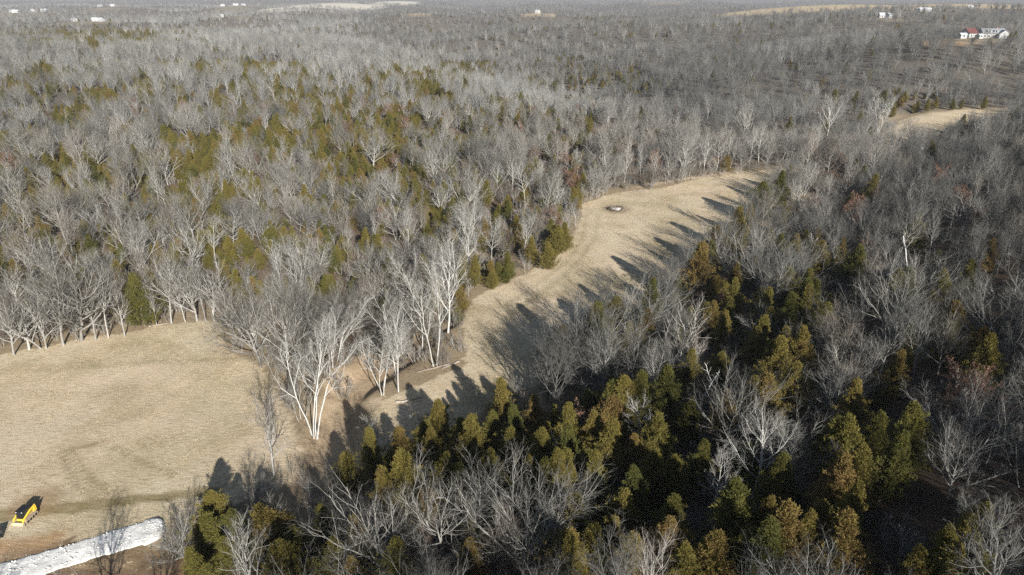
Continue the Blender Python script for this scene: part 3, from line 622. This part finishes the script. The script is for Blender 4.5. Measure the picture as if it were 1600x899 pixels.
def place(i):
    k, v, x, y, s, rot, label = TREES[i]; tm, cm, h, words = PROTO[k][v]
    e = link(KIND[k][0], None, loc=(x, y, tzv[i])); e.rotation_euler = (.07 * math.sin(i * 1.7), .07 * math.sin(i * 2.9), rot); q = 1 + .14 * math.sin(i * 4.1) * (label is None); e.scale = (s * q, s * q, s); e.empty_display_size = .5
    link('trunk', tm, e)
    for c in (cm if isinstance(cm, list) else [cm]): link('limb' if k == 'snag' else 'crown', c, e)
    if label is None:
        size = ('small ' if h * s < 9 else 'large ' if h * s > 16 else '') if k == 'bare' else ''
        label = size + words + ' ' + NOUN[k] + beside(i) + ' ' + where(x, y)
        if len(label.split()) > 16: label = label.replace('leafless tree', 'tree', 1)
        if len(label.split()) > 16: label = (size + words + ' ' + NOUN[k] + beside(i, False) + ' ' + where(x, y)).replace('leafless tree', 'tree', 1)
        if len(label.split()) > 16: label = label[len(size):]
        tag(e, label, KIND[k][1], label)
    else: tag(e, label, KIND[k][1])
    return e
order = {}
hero_n = len(HERO); first_hero = len(TREES) - hero_n
for i, t in enumerate(TREES):
    if tdist[i] < 420 or i >= first_hero:
        if framed(i): order.setdefault(t[0], []).append(i)
single = set()
for k, li in order.items():
    li.sort(key=lambda i: (-(i >= first_hero), -PROTO[k][TREES[i][1]][2] * TREES[i][4] / tdist[i])); single.update(li[:300])
SI = np.array(sorted(single)); SX = ta[SI, :2]
for i in sorted(single): place(i)

def stock(name, items):                              # source meshes for the wood, kept out of the scene itself
    c = bpy.data.collections.new(name)
    for q, (me) in enumerate(items):
        o = bpy.data.objects.new('%s_%02d' % (name, q), me); c.objects.link(o)
    return c
def merged(tm, cm):
    if isinstance(cm, list):
        for c in cm: tm = merged(tm, c)
        return tm
    n = len(tm.vertices); v = np.zeros((n + len(cm.vertices)) * 3, np.float32); tm.vertices.foreach_get('co', v[:n * 3]); cm.vertices.foreach_get('co', v[n * 3:])
    def fc(m): a = np.zeros(len(m.loops), np.int32); m.loops.foreach_get('vertex_index', a); return a.reshape(-1, 4)
    f1, f2 = fc(tm), fc(cm); mi2 = np.zeros(len(f2), np.int32); cm.polygons.foreach_get('material_index', mi2)
    return mesh_from('tree', v.reshape(-1, 3), np.concatenate([f1, f2 + n]), list(tm.materials) + list(cm.materials), np.r_[np.zeros(len(f1)), mi2 + 1])
def wood(name, coll, pts, idx_, sc, rot):
    me = bpy.data.meshes.new(name); me.vertices.add(len(pts)); me.vertices.foreach_set('co', np.asarray(pts, np.float32).ravel())
    for nm, ty, arr in (('variant', 'INT', np.asarray(idx_, np.int32)), ('size', 'FLOAT', np.asarray(sc, np.float32)), ('turn', 'FLOAT', np.asarray(rot, np.float32)), ('lean', 'FLOAT', (.08 * np.sin(np.arange(len(pts)) * 1.7)).astype(np.float32))):
        at = me.attributes.new(nm, ty, 'POINT'); at.data.foreach_set('value', arr)
    o = link(name, me)
    ng = bpy.data.node_groups.new(name + '_spread', 'GeometryNodeTree')
    ng.interface.new_socket('Geometry', in_out='INPUT', socket_type='NodeSocketGeometry'); ng.interface.new_socket('Geometry', in_out='OUTPUT', socket_type='NodeSocketGeometry')
    gi = ng.nodes.new('NodeGroupInput'); go = ng.nodes.new('NodeGroupOutput'); ip = ng.nodes.new('GeometryNodeInstanceOnPoints'); ci = ng.nodes.new('GeometryNodeCollectionInfo')
    ci.inputs[0].default_value = coll; ci.inputs['Separate Children'].default_value = True; ci.inputs['Reset Children'].default_value = True
    ip.inputs['Pick Instance'].default_value = True
    def na(nm, ty): n = ng.nodes.new('GeometryNodeInputNamedAttribute'); n.data_type = ty; n.inputs[0].default_value = nm; return next(s for s in n.outputs if s.enabled and s.name == 'Attribute')
    cx = ng.nodes.new('ShaderNodeCombineXYZ'); ng.links.new(na('turn', 'FLOAT'), cx.inputs[2]); ng.links.new(na('lean', 'FLOAT'), cx.inputs[0])
    er = ng.nodes.new('FunctionNodeEulerToRotation'); ng.links.new(cx.outputs[0], er.inputs[0])
    L = ng.links.new
    L(gi.outputs[0], ip.inputs['Points']); L(ci.outputs[0], ip.inputs['Instance']); L(na('variant', 'INT'), ip.inputs['Instance Index']); L(er.outputs[0], ip.inputs['Rotation']); L(na('size', 'FLOAT'), ip.inputs['Scale'])
    L(ip.outputs[0], go.inputs[0])
    md = o.modifiers.new('spread', 'NODES'); md.node_group = ng
    o['kind'] = 'stuff'; return o
near_src = {k: stock('stock_' + k, [merged(a, b) for a, b, h, w in PROTO[k]]) for k in ('bare', 'sapling', 'cedar', 'leafy_oak', 'snag')}
far_me = []
for mats in ((M['bark_far_pale'], M['twig_pale']), (M['bark_far'], T_), (M['bark_far_shaded'], M['twig_shaded'])):
    for W, C, h in LOD['bare']:
        V, F = join([W, C]); far_me.append(mesh_from('tree', V, F, mats, np.r_[np.zeros(len(W[1])), np.ones(len(C[1]))]))
far_src = stock('stock_far', far_me)
rest = [i for i in range(len(TREES)) if i not in single]
WORDS = {'bare': ('bare_woodland', 'mass of leafless grey trees filling the wood', 'woodland'), 'far': ('distant_woodland', 'hazy grey leafless woodland rolling to the horizon', 'woodland'),
         'cedar': ('cedar_woodland', 'olive cedars scattered through the bare wood', 'cedars'), 'sapling': ('undergrowth', 'thin leafless undergrowth beneath the trees', 'undergrowth'), 'leafy_oak': ('brown_leaved_woodland', 'brown-leaved oaks scattered through the wood', 'woodland'), 'snag': ('dead_wood', 'dead snags scattered through the wood', 'dead wood')}
for k in ('bare', 'cedar', 'sapling', 'leafy_oak', 'snag', 'far'):
    if k == 'far': li = [i for i in rest if TREES[i][0] == 'bare' and tdist[i] >= 330]
    else: li = [i for i in rest if TREES[i][0] == k and (k != 'bare' or tdist[i] < 330)]
    if not li: continue
    if k == 'far':
        X_, Y_ = ta[li, 0], ta[li, 1]; PX, PY, _f = project(X_, Y_, tzv[li] + 10)
        crest = seg_dist(PX, PY, [(120, 75), (420, 65), (600, 70), (760, 115), (860, 140), (950, 165)])
        tone = .5 * fbm(X_ / 130, Y_ / 130, 2) + .25 * rng.random(len(li)) - .15 * (1 - sstep(15, 60, crest)) + .22 * ((PX > 930) | ((PX > 560) & (PY < 60 + (PX - 560) * .2))) - .02  # stand noise, plus painted sunlight on the crest and shade beyond it
        v = [TREES[i][1] % 5 + 5 * int(np.clip(q, 0, 2)) for i, q in zip(li, np.digitize(tone, [.18, .44]))]
    else: v = [TREES[i][1] for i in li]
    o = wood(WORDS[k][0], far_src if k == 'far' else near_src[k], np.stack([ta[li, 0], ta[li, 1], tzv[li]], 1), v, ta[li, 2], [TREES[i][5] for i in li])
    tag(o, WORDS[k][1], WORDS[k][2])
M['straw'] = bark('dry_straw', (.36, .30, .195), (.58, .49, .35), 2)
g = np.random.default_rng(77); tuft_me = []
for k in range(4):
    n = 16; az = g.random(n) * 6.28; r = .10 * g.random(n) ** .5; b0 = np.stack([r * np.cos(az), r * np.sin(az), np.full(n, -.03)], 1)
    d = nrm(np.stack([np.cos(az), np.sin(az), .7 + g.random(n)], 1) + g.normal(size=(n, 3)) * .35); P = march(b0, d, .13 + .2 * g.random(n), 3, -.25, .2, g)
    tuft_me.append(mesh_from('tuft', *ribbons(P, np.linspace(.016, .003, 3)[None] * np.ones((n, 1)), g), [M['straw']]))
gx_ = g.random(260000) * 200 - 100; gy_ = 56 + g.random(260000) * 200
keep = (inside(gx_, gy_, FIELD) | inside(gx_, gy_, MEADOW)) & (g.random(len(gx_)) < .10 + .7 * sstep(.38, .66, fbm(gx_ / 2.2, gy_ / 3.5, 3))) & (seg_dist(gx_, gy_, [ground_at(*p) for p in [(-60, 815), (60, 801), (150, 790), (280, 775)]]) > 1.) & (np.hypot(gx_ - lx_, gy_ - ly_) > 3) & (np.hypot(gx_ - bx_, gy_ - by_) > 4) & (np.abs(gx_) < gy_ * .85 + 8)
gx_, gy_ = gx_[keep], gy_[keep]
o = wood('dry_grass', stock('stock_tuft', tuft_me), np.stack([gx_, gy_, terrain(gx_, gy_)], 1), g.integers(0, 4, len(gx_)), .5 + .65 * g.random(len(gx_)), g.random(len(gx_)) * 6.28)
tag(o, 'short dry straw-coloured grass covering the open fields', 'grass')
print('tufts', len(gx_))
print('trees', len(TREES), 'single', {k: min(300, len(l)) for k, l in order.items()})

# ------------------------------------------------------------------ things on the open ground
M['gravel'] = plain('crushed_white_rock', (.70, .68, .635), .95, .22, 1.1)
M['yellow'] = plain('yellow_machine_paint', (.78, .52, .06), .45, .12, 6)
M['black'] = plain('black_cab_paint', (.018, .019, .021), .4, .2, 4)
M['rubber'] = plain('dusty_track_rubber', (.33, .26, .19), .95, .25, 5)
M['steel'] = plain('dusty_bucket_steel', (.42, .36, .26), .7, .2, 4)
M['glass'] = plain('dark_glass', (.03, .035, .04), .08, .1)
M['chrome'] = plain('cylinder_rod_steel', (.55, .55, .55), .3, .1, 3, 1)
M['lamp'] = plain('lamp_lens', (.8, .8, .75), .2, .05)
M['ash'] = plain('pale_ash', (.38, .355, .33), 1, .25, 2)
M['char'] = plain('charred_wood', (.035, .03, .028), .95, .4, 4)
M['log'] = bark('weathered_log', (.18, .14, .11), (.42, .37, .31), 3)

# long berm of white crushed rock, with loose stones lying on it
ax = [ground_at(*p) for p in [(-150, 936), (-60, 914), (30, 893), (110, 870), (190, 845), (258, 826)]]
def along(t):
    f = t * (len(ax) - 1); i = min(int(f), len(ax) - 2); a = f - i
    return np.array(ax[i]) * (1 - a) + np.array(ax[i + 1]) * a, nrm(np.array(ax[i + 1]) - np.array(ax[i]))
na_, nc_ = 150, 26; bv = []
for i in range(na_):
    t = i / (na_ - 1); c, d = along(t); nrm_ = np.array([-d[1], d[0]])
    end = 1 - max(0, (t - .955) / .045) ** 2; hw = (1.9 + .1 * math.sin(t * 17) + .5 * (float(fbm(np.array(t * 26), np.array(3.3), 4)) - .47)) * max(.05, end) ** .5 * (1.12 if t > .9 else 1)
    for j in range(nc_):
        q = -1 + 2 * j / (nc_ - 1); p = c + nrm_ * q * hw * 1.12
        n1 = float(fbm(np.array(p[0] * 1.3), np.array(p[1] * 1.3), 4)) - .45
        h = (.15 + .4 * max(0, t - .86) / .14) * max(0, 1 - abs(q) ** 5) ** .7 * max(0, end) ** .5 + n1 * .10
        bv.append((p[0], p[1], tz(p[0], p[1]) + h - (.25 if abs(q) == 1 else .0)))
ix = np.arange(na_ * nc_).reshape(na_, nc_)
berm_me = mesh_from('gravel_berm', bv, np.stack([ix[:-1, :-1], ix[1:, :-1], ix[1:, 1:], ix[:-1, 1:]], -1).reshape(-1, 4), [M['gravel']], smooth=True)
_t = M['gravel'].node_tree; _tc = N(_t, 'ShaderNodeTexCoord'); bump(_t, _t.nodes['Principled BSDF'], noise(_t, 5, 6, _tc.outputs['Object'], .75), .12, .6)
berm = link('gravel_berm', None, loc=(ax[3][0], ax[3][1], 0)); bo = link('rock_heap', berm_me, berm, loc=(-ax[3][0], -ax[3][1], 0))
tag(berm, 'long white crushed-rock berm with a rounded end at the bare dirt', 'berm')
g = np.random.default_rng(3); sv, sf = [], []
for k in range(500):
    v0 = bv[int(g.integers(na_)) * nc_ + int(np.clip(g.normal() * 9 + 13, 0, 25))]; r = .05 + .13 * g.random() ** 2
    oc = [(1, 0, 0), (-1, 0, 0), (0, 1, 0), (0, -1, 0), (0, 0, 1), (0, 0, -1)]; b0 = len(sv)
    for o_ in oc: w = r * (.6 + .7 * g.random()); sv.append((v0[0] - ax[3][0] + o_[0] * w + g.normal() * .02, v0[1] - ax[3][1] + o_[1] * w, v0[2] + o_[2] * w * .7 + r * .3))
    sf += [(b0 + a, b0 + b, b0 + c) for a, b, c in ((0, 2, 4), (2, 1, 4), (1, 3, 4), (3, 0, 4), (2, 0, 5), (1, 2, 5), (3, 1, 5), (0, 3, 5))]
so = link('loose_stones', mesh_from('loose_stones', sv, np.array(sf), [M['gravel']]), berm); so['kind'] = 'stuff'

# compact track loader, bucket towards -Y
lx, ly = ground_at(42, 813); L0 = link('track_loader', None, loc=(lx, ly, tz(lx, ly) - .02)); L0.rotation_euler = (0, 0, rad(-4)); L0.scale = (.84, .84, .84)
tag(L0, 'yellow compact track loader with black cab parked on the mown field', 'loader')
def stadium(y0, y1, z0, z1, k=7):
    r = (z1 - z0) / 2; c = (z0 + z1) / 2
    return [(y1 - r + r * math.sin(math.pi * i / k), c - r * math.cos(math.pi * i / k)) for i in range(k + 1)] + [(y0 + r - r * math.sin(math.pi * i / k), c + r * math.cos(math.pi * i / k)) for i in range(k + 1)]
for sx in (-1, 1):
    tb = MB().prism(stadium(-1.25, 1.25, 0, .78), sx * .78 - .22, sx * .78 + .22)
    for q in range(13): yy = -.95 + q * .158; tb.box((sx * .78, yy, .79), (.46, .06, .05)); tb.box((sx * .78, yy, .01), (.46, .06, .05))
    tk = tb.build('track', M['rubber'], L0)
    for yy in (-.8, -.27, .27, .8): MB().bar((sx * 1.0, yy, .33), (sx * 1.02, yy, .33), .2, 12).build('roller', M['black'], tk)
    arm = MB(); arm.prism([(1.15, 1.55), (1.35, 1.75), (.3, 1.62), (-1.25, 1.05), (-1.62, .42), (-1.45, .36), (-1.08, .86), (.3, 1.36)], sx * .74 - .09, sx * .74 + .09); ao = arm.build('lift_arm', M['yellow'], L0, .015)
    MB().bar((sx * .60, .7, .95), (sx * .62, -.1, 1.25), .055).build('hydraulic_cylinder', M['chrome'], ao)
    MB().prism([(.75, .7), (1.4, .7), (1.4, 1.5), (1.15, 1.72), (.95, 1.5)], sx * .74 - .07, sx * .74 + .07).build('upright', M['yellow'], L0, .015)
    MB().bar((sx * .42, -.86, 1.93), (sx * .42, -.8, 1.93), .07).build('headlight', M['lamp'], L0)
MB().prism([(-1.0, .3), (1.3, .3), (1.45, .6), (1.45, 1.25), (.75, 1.35), (.75, .95), (-1.0, .75)], -.56, .56).build('chassis', M['yellow'], L0, .03)
hood = MB().prism([(.76, 1.3), (1.5, 1.2), (1.52, .55), (1.56, .55), (1.56, 1.28), (.76, 1.42)], -.5, .5).build('engine_cover', M['black'], L0, .015)
cab = MB().prism([(-.85, .74), (.72, .74), (.72, 1.98), (-.72, 1.98), (-.9, 1.2)], -.55, .55).build('cab', M['black'], L0, .03)
MB().box((0, -.06, 2.02), (1.2, 1.62, .09)).build('cab_roof', M['black'], L0, .02)
MB().prism([(-.83, 1.25), (-.70, 1.86), (-.73, 1.87), (-.87, 1.25)], -.45, .45).build('windscreen', M['glass'], cab)
for sx in (-1, 1): MB().box((sx * .557, -.02, 1.5), (.012, 1.2, .6)).build('side_window', M['glass'], cab)
MB().bar((.38, 1.15, 1.3), (.38, 1.15, 1.72), .05).build('exhaust_pipe', M['black'], L0)
bk = MB().prism([(-1.5, .06), (-2.35, .03), (-2.36, .06), (-1.62, .14), (-1.52, .62), (-1.62, .74), (-1.44, .7)], -1.0, 1.0).build('bucket', M['steel'], L0, .01)
for sx in (-1, 1): MB().prism([(-1.5, .06), (-2.3, .06), (-1.75, .66), (-1.5, .7)], sx * .985 - .02, sx * .985 + .02).build('bucket_side', M['steel'], bk)
# spare digging bucket lying at the edge of the field
ex, ey = ground_at(-3, 838); E0 = link('digger_bucket', None, loc=(ex, ey, tz(ex, ey) - .03)); tag(E0, 'black steel digger bucket lying on the field beside the track loader', 'bucket'); E0.rotation_euler = (0, 0, .5)
MB().prism([(-.6, 0), (.3, 0), (.6, .3), (.6, .85), (.45, .85), (.42, .35), (.2, .1), (-.6, .06)], -.55, .55).build('shell', M['black'], E0, .01)
for sx in (-1, 1): MB().prism([(-.6, .02), (.3, .02), (.6, .3), (.6, .85), (.1, .6)], sx * .55 - .02, sx * .55 + .02).build('side_plate', M['black'], E0)
for q in range(5): MB().prism([(-.8, .02), (-.58, .0), (-.58, .07)], -.5 + q * .25 - .04, -.5 + q * .25 + .04).build('tooth', M['steel'], E0)

# burnt-out brush pile in the long meadow
zb = tz(bx_, by_); BP = link('burn_pile', None, loc=(bx_, by_, zb)); tag(BP, 'burnt brush pile with pale ash and charred logs ringed by scorched grass', 'burn pile')
g = np.random.default_rng(8); av = [(0, 0, .5)]; af = []
for k in range(1, 7):
    for q in range(28):
        a = q * 6.2832 / 28; r = k / 6 * (1.5 + .35 * math.sin(3 * a) + .15 * g.normal()); av.append((r * math.cos(a), r * math.sin(a) * .9 - .4, .52 * max(0, 1 - (k / 6) ** 1.6) * (.8 + .5 * g.random()) - (.1 if k == 6 else 0)))
af3 = [(0, 1 + q, 1 + (q + 1) % 28) for q in range(28)]; af4 = [(1 + (k - 1) * 28 + q, 1 + k * 28 + q, 1 + k * 28 + (q + 1) % 28, 1 + (k - 1) * 28 + (q + 1) % 28) for k in range(1, 6) for q in range(28)]
link('ash_heap', mesh_from('ash_heap', av, [np.array(af3), np.array(af4)], [M['ash']]), BP)
for k in range(34):
    a = g.random() * 6.28; r = 1.7 + 1.3 * g.random(); b = a + 1.2 + g.normal() * .6; ln = .7 + 1.1 * g.random(); c = Vector((r * math.cos(a), r * math.sin(a), .16 + .15 * g.random())); d = Vector((math.cos(b), math.sin(b), .16 * g.normal())) * ln / 2
    MB().bar(c - d, c + d, .07 + .07 * g.random(), 6, .05).build('charred_log', M['char'] if k % 4 else M['log'], BP)
# fallen logs
def fallen_log(p0, p1, r, label, seed):
    (x0, y0), (x1, y1) = ground_at(*p0), ground_at(*p1); gg = np.random.default_rng(seed)
    t = np.linspace(0, 1, 9); X = x0 + (x1 - x0) * t + gg.normal(size=9) * .12; Y = y0 + (y1 - y0) * t + gg.normal(size=9) * .12; Z = terrain(X, Y) + r * .7
    X0, Y0, Z0 = X[4], Y[4], Z[4] - r; P = np.stack([X - X0, Y - Y0, Z - Z0], 1)[None]; R = np.linspace(r, r * .4, 9)[None]
    P1, R1 = grow(P, R, 6, .3, (35, 70), .22, 5, .06, .2, gg, .5, .3, .2, .02)
    o = link('fallen_log', None, loc=(X0, Y0, Z0)); tag(o, label, 'log')
    link('stem', mesh_from('stem', *tubes(P, R, 7), [M['log']], smooth=True), o); [link('branch', mesh_from('branch', *tubes(P1[q:q + 1], R1[q:q + 1], 4), [M['log']], smooth=True), o) for q in range(len(P1))]
fallen_log((702, 571), (650, 584), .22, 'weathered fallen log at the foot of the twin white trees', 1)
fallen_log((718, 566), (690, 578), .16, 'short weathered log lying across the end of a longer one', 2)
fallen_log((1012, 301), (990, 299), .25, 'pale fallen log at the wood edge behind the burn pile', 3)
fallen_log((1080, 281), (1112, 276), .25, 'fallen trunk on the sandy far edge of the long meadow', 4)
fallen_log((620, 632), (660, 622), .2, 'fallen branchy stem on the creek scarp', 5)
fallen_log((232, 512), (262, 507), .16, 'bleached log beside the dark cedar on the field edge', 6)

# ------------------------------------------------------------------ houses
M['white_wall'] = plain('white_siding', (.42, .42, .41), .7, .15); M['tan_wall'] = plain('tan_siding', (.5, .44, .35), .8, .08)
M['grey_roof'] = plain('grey_shingles', (.22, .23, .24), .9, .2, 1); M['pale_roof'] = plain('pale_metal_roof', (.42, .43, .44), .6, .08, 1); M['red_roof'] = plain('red_metal_roof', (.13, .05, .048), .8, .15, 1); M['brick'] = plain('brick_chimney', (.3, .14, .1), .9, .2); M['door'] = plain('brown_door', (.12, .07, .05), .6, .1); M['trim'] = plain('white_trim', (.8, .8, .78), .6, .05)
def house(name, px, py, dist, w, d, h, rh, wall, roof, rot, label, cat='house', nwin=3, chimney=True, group=None):
    X, Y, _ = at_dist(px, py, dist); o = link(name, None, loc=(X, Y, tz(X, Y) - .3)); o.rotation_euler = (0, 0, rot); tag(o, label, cat, group); h += .3
    MB().prism([(-d / 2, 0), (d / 2, 0), (d / 2, h), (0, h + rh), (-d / 2, h)], -w / 2, w / 2).build('wall', wall, o)
    k = rh / (d / 2); e = .5; r = MB()
    r.prism([(-d / 2 - e, h - e * k + .03), (0, h + rh + .03), (d / 2 + e, h - e * k + .03), (d / 2 + e, h - e * k + .22), (0, h + rh + .24), (-d / 2 - e, h - e * k + .22)], -w / 2 - .4, w / 2 + .4)
    ro = r.build('roof', roof, o)
    if chimney: MB().box((w * .22, d * .12, h + rh + .3), (.8, .8, 1.8)).build('chimney', M['brick'], ro)
    for q in range(nwin):
        xx = -w / 2 + w * (q + .5) / nwin
        if nwin > 1 and q == nwin // 2: MB().box((xx, -d / 2 - .03, 1.35), (1.1, .08, 2.1)).build('door', M['door'], o); continue
        wi = MB().box((xx, -d / 2 - .025, 1.9), (1.7, .06, 1.5)).build('window', M['trim'], o); MB().box((xx, -d / 2 - .06, 1.9), (1.4, .03, 1.2)).build('pane', M['glass'], wi)
    for sx in (-1, 1):
        wi = MB().box((sx * (w / 2 + .025), 0, 1.9), (.06, 1.5, 1.4)).build('window', M['trim'], o); MB().box((sx * (w / 2 + .06), 0, 1.9), (.03, 1.2, 1.1)).build('pane', M['glass'], wi)
    return o
hs = house('farm_house', 1549, 54, 562, 16, 9, 3.8, 3., M['white_wall'], M['grey_roof'], -.15, 'large white house with grey shingle roof and gabled dormers in the hill clearing', 'house', 5)
for q, xx in enumerate((-3.5, 1.2)):
    dm = MB().prism([(-4.2, 4.2), (-1.0, 4.2), (-1.0, 6.0), (-4.2, 6.0)], xx - 1.3, xx + 1.3).build('dormer', M['white_wall'], hs)
    MB().prism([(-4.5, 5.95), (-.6, 5.95), (-.6, 6.1), (-4.5, 6.1)], xx - 1.5, xx + 1.5).build('dormer_roof', M['grey_roof'], dm); MB().box((xx, -4.23, 5.1), (1.3, .06, 1.1)).build('pane', M['glass'], dm)
house('farm_house', 1567, 56, 555, 6.5, 7, 3.4, 2.6, M['white_wall'], M['pale_roof'], 1.35, 'white gabled garage wing standing at the end of the large white house', 'garage', 2, False)
house('barn', 1514, 53, 565, 9, 8, 3.6, 3.2, M['white_wall'], M['red_roof'], .35, 'red-roofed white barn in the hill clearing', 'barn', 2, False)
house('garden_shed', 1504, 55, 556, 5, 4, 2.6, 1.2, M['white_wall'], M['pale_roof'], .1, 'small white shed beside the red-roofed barn', 'shed', 1, False)
house('garden_shed', 1531, 57, 550, 4, 3, 2.2, 1., M['white_wall'], M['pale_roof'], .3, 'small white shed between barn and large house', 'shed', 1, False)
FARH = [(20, 17, 1600, 24, 'grey'), (24, 18, 1575, 22, 'pale'), (50, 15, 1700, 16, 'pale'), (68, 14, 1705, 22, 'pale'), (72, 12, 1720, 14, 'grey'), (115, 30, 1300, 12, 'pale'), (148, 30, 1290, 18, 'pale'), (158, 31, 1285, 14, 'pale'), (155, 6, 2290, 24, 'grey'), (175, 7, 2290, 22, 'pale'), (305, 5, 2500, 20, 'pale'), (348, 9, 2380, 26, 'pale'), (368, 5, 2420, 30, 'pale'), (380, 6, 2400, 24, 'pale'), (346, 22, 1500, 14, 'pale'),
        (1442, 15, 1230, 26, 'pale'), (1450, 16, 1225, 18, 'pale'), (1434, 9, 1300, 12, 'pale'), (1516, 12, 1390, 18, 'pale'), (1378, 22, 970, 13, 'pale'), (1388, 23, 965, 10, 'grey'), (840, 18, 1520, 16, 'tan')]
SPOT = ['alone on a far wooded ridge', 'behind hazy trees', 'in a pale far clearing', 'among distant bare woods']
for q, (px, py, dd, w, rf) in enumerate(FARH):
    lab = '%s %s house in %s' % ('wide' if w > 20 else 'small' if w < 15 else 'mid-sized', {'pale': 'white-roofed', 'grey': 'grey-roofed', 'tan': 'tan-walled'}[rf], 'the far hazy woods left of the pale fields' if px < 700 else 'a clearing on the wooded ridge behind the red-roofed barn' if px > 1300 else 'a far tan clearing beyond the cedar crest')
    house('distant_house', px, py, dd, w * .52, 8, 3.2, 2.6, M['tan_wall'] if rf == 'tan' else M['white_wall'], M['grey_roof'] if rf == 'grey' else M['pale_roof'], .5 * math.sin(q * 2.3), lab, 'house', 3, False, lab)

# ------------------------------------------------------------------ winter haze
hz = MB().box((0, 5200, 95), (17600, 12400, 330)).build('haze', M['ash']); hz['kind'] = 'stuff'; tag(hz, 'thin pale winter haze over the far woods', 'haze')
hm = bpy.data.materials.new('winter_haze'); hm.use_nodes = True; ht = hm.node_tree; ht.nodes.clear()
ho = ht.nodes.new('ShaderNodeOutputMaterial'); hv = ht.nodes.new('ShaderNodeVolumePrincipled'); hv.inputs['Color'].default_value = (.82, .88, 1, 1); hv.inputs['Density'].default_value = .00007; hv.inputs['Anisotropy'].default_value = 0.
ht.links.new(hv.outputs[0], ho.inputs['Volume']); hz.data.materials.clear(); hz.data.materials.append(hm)
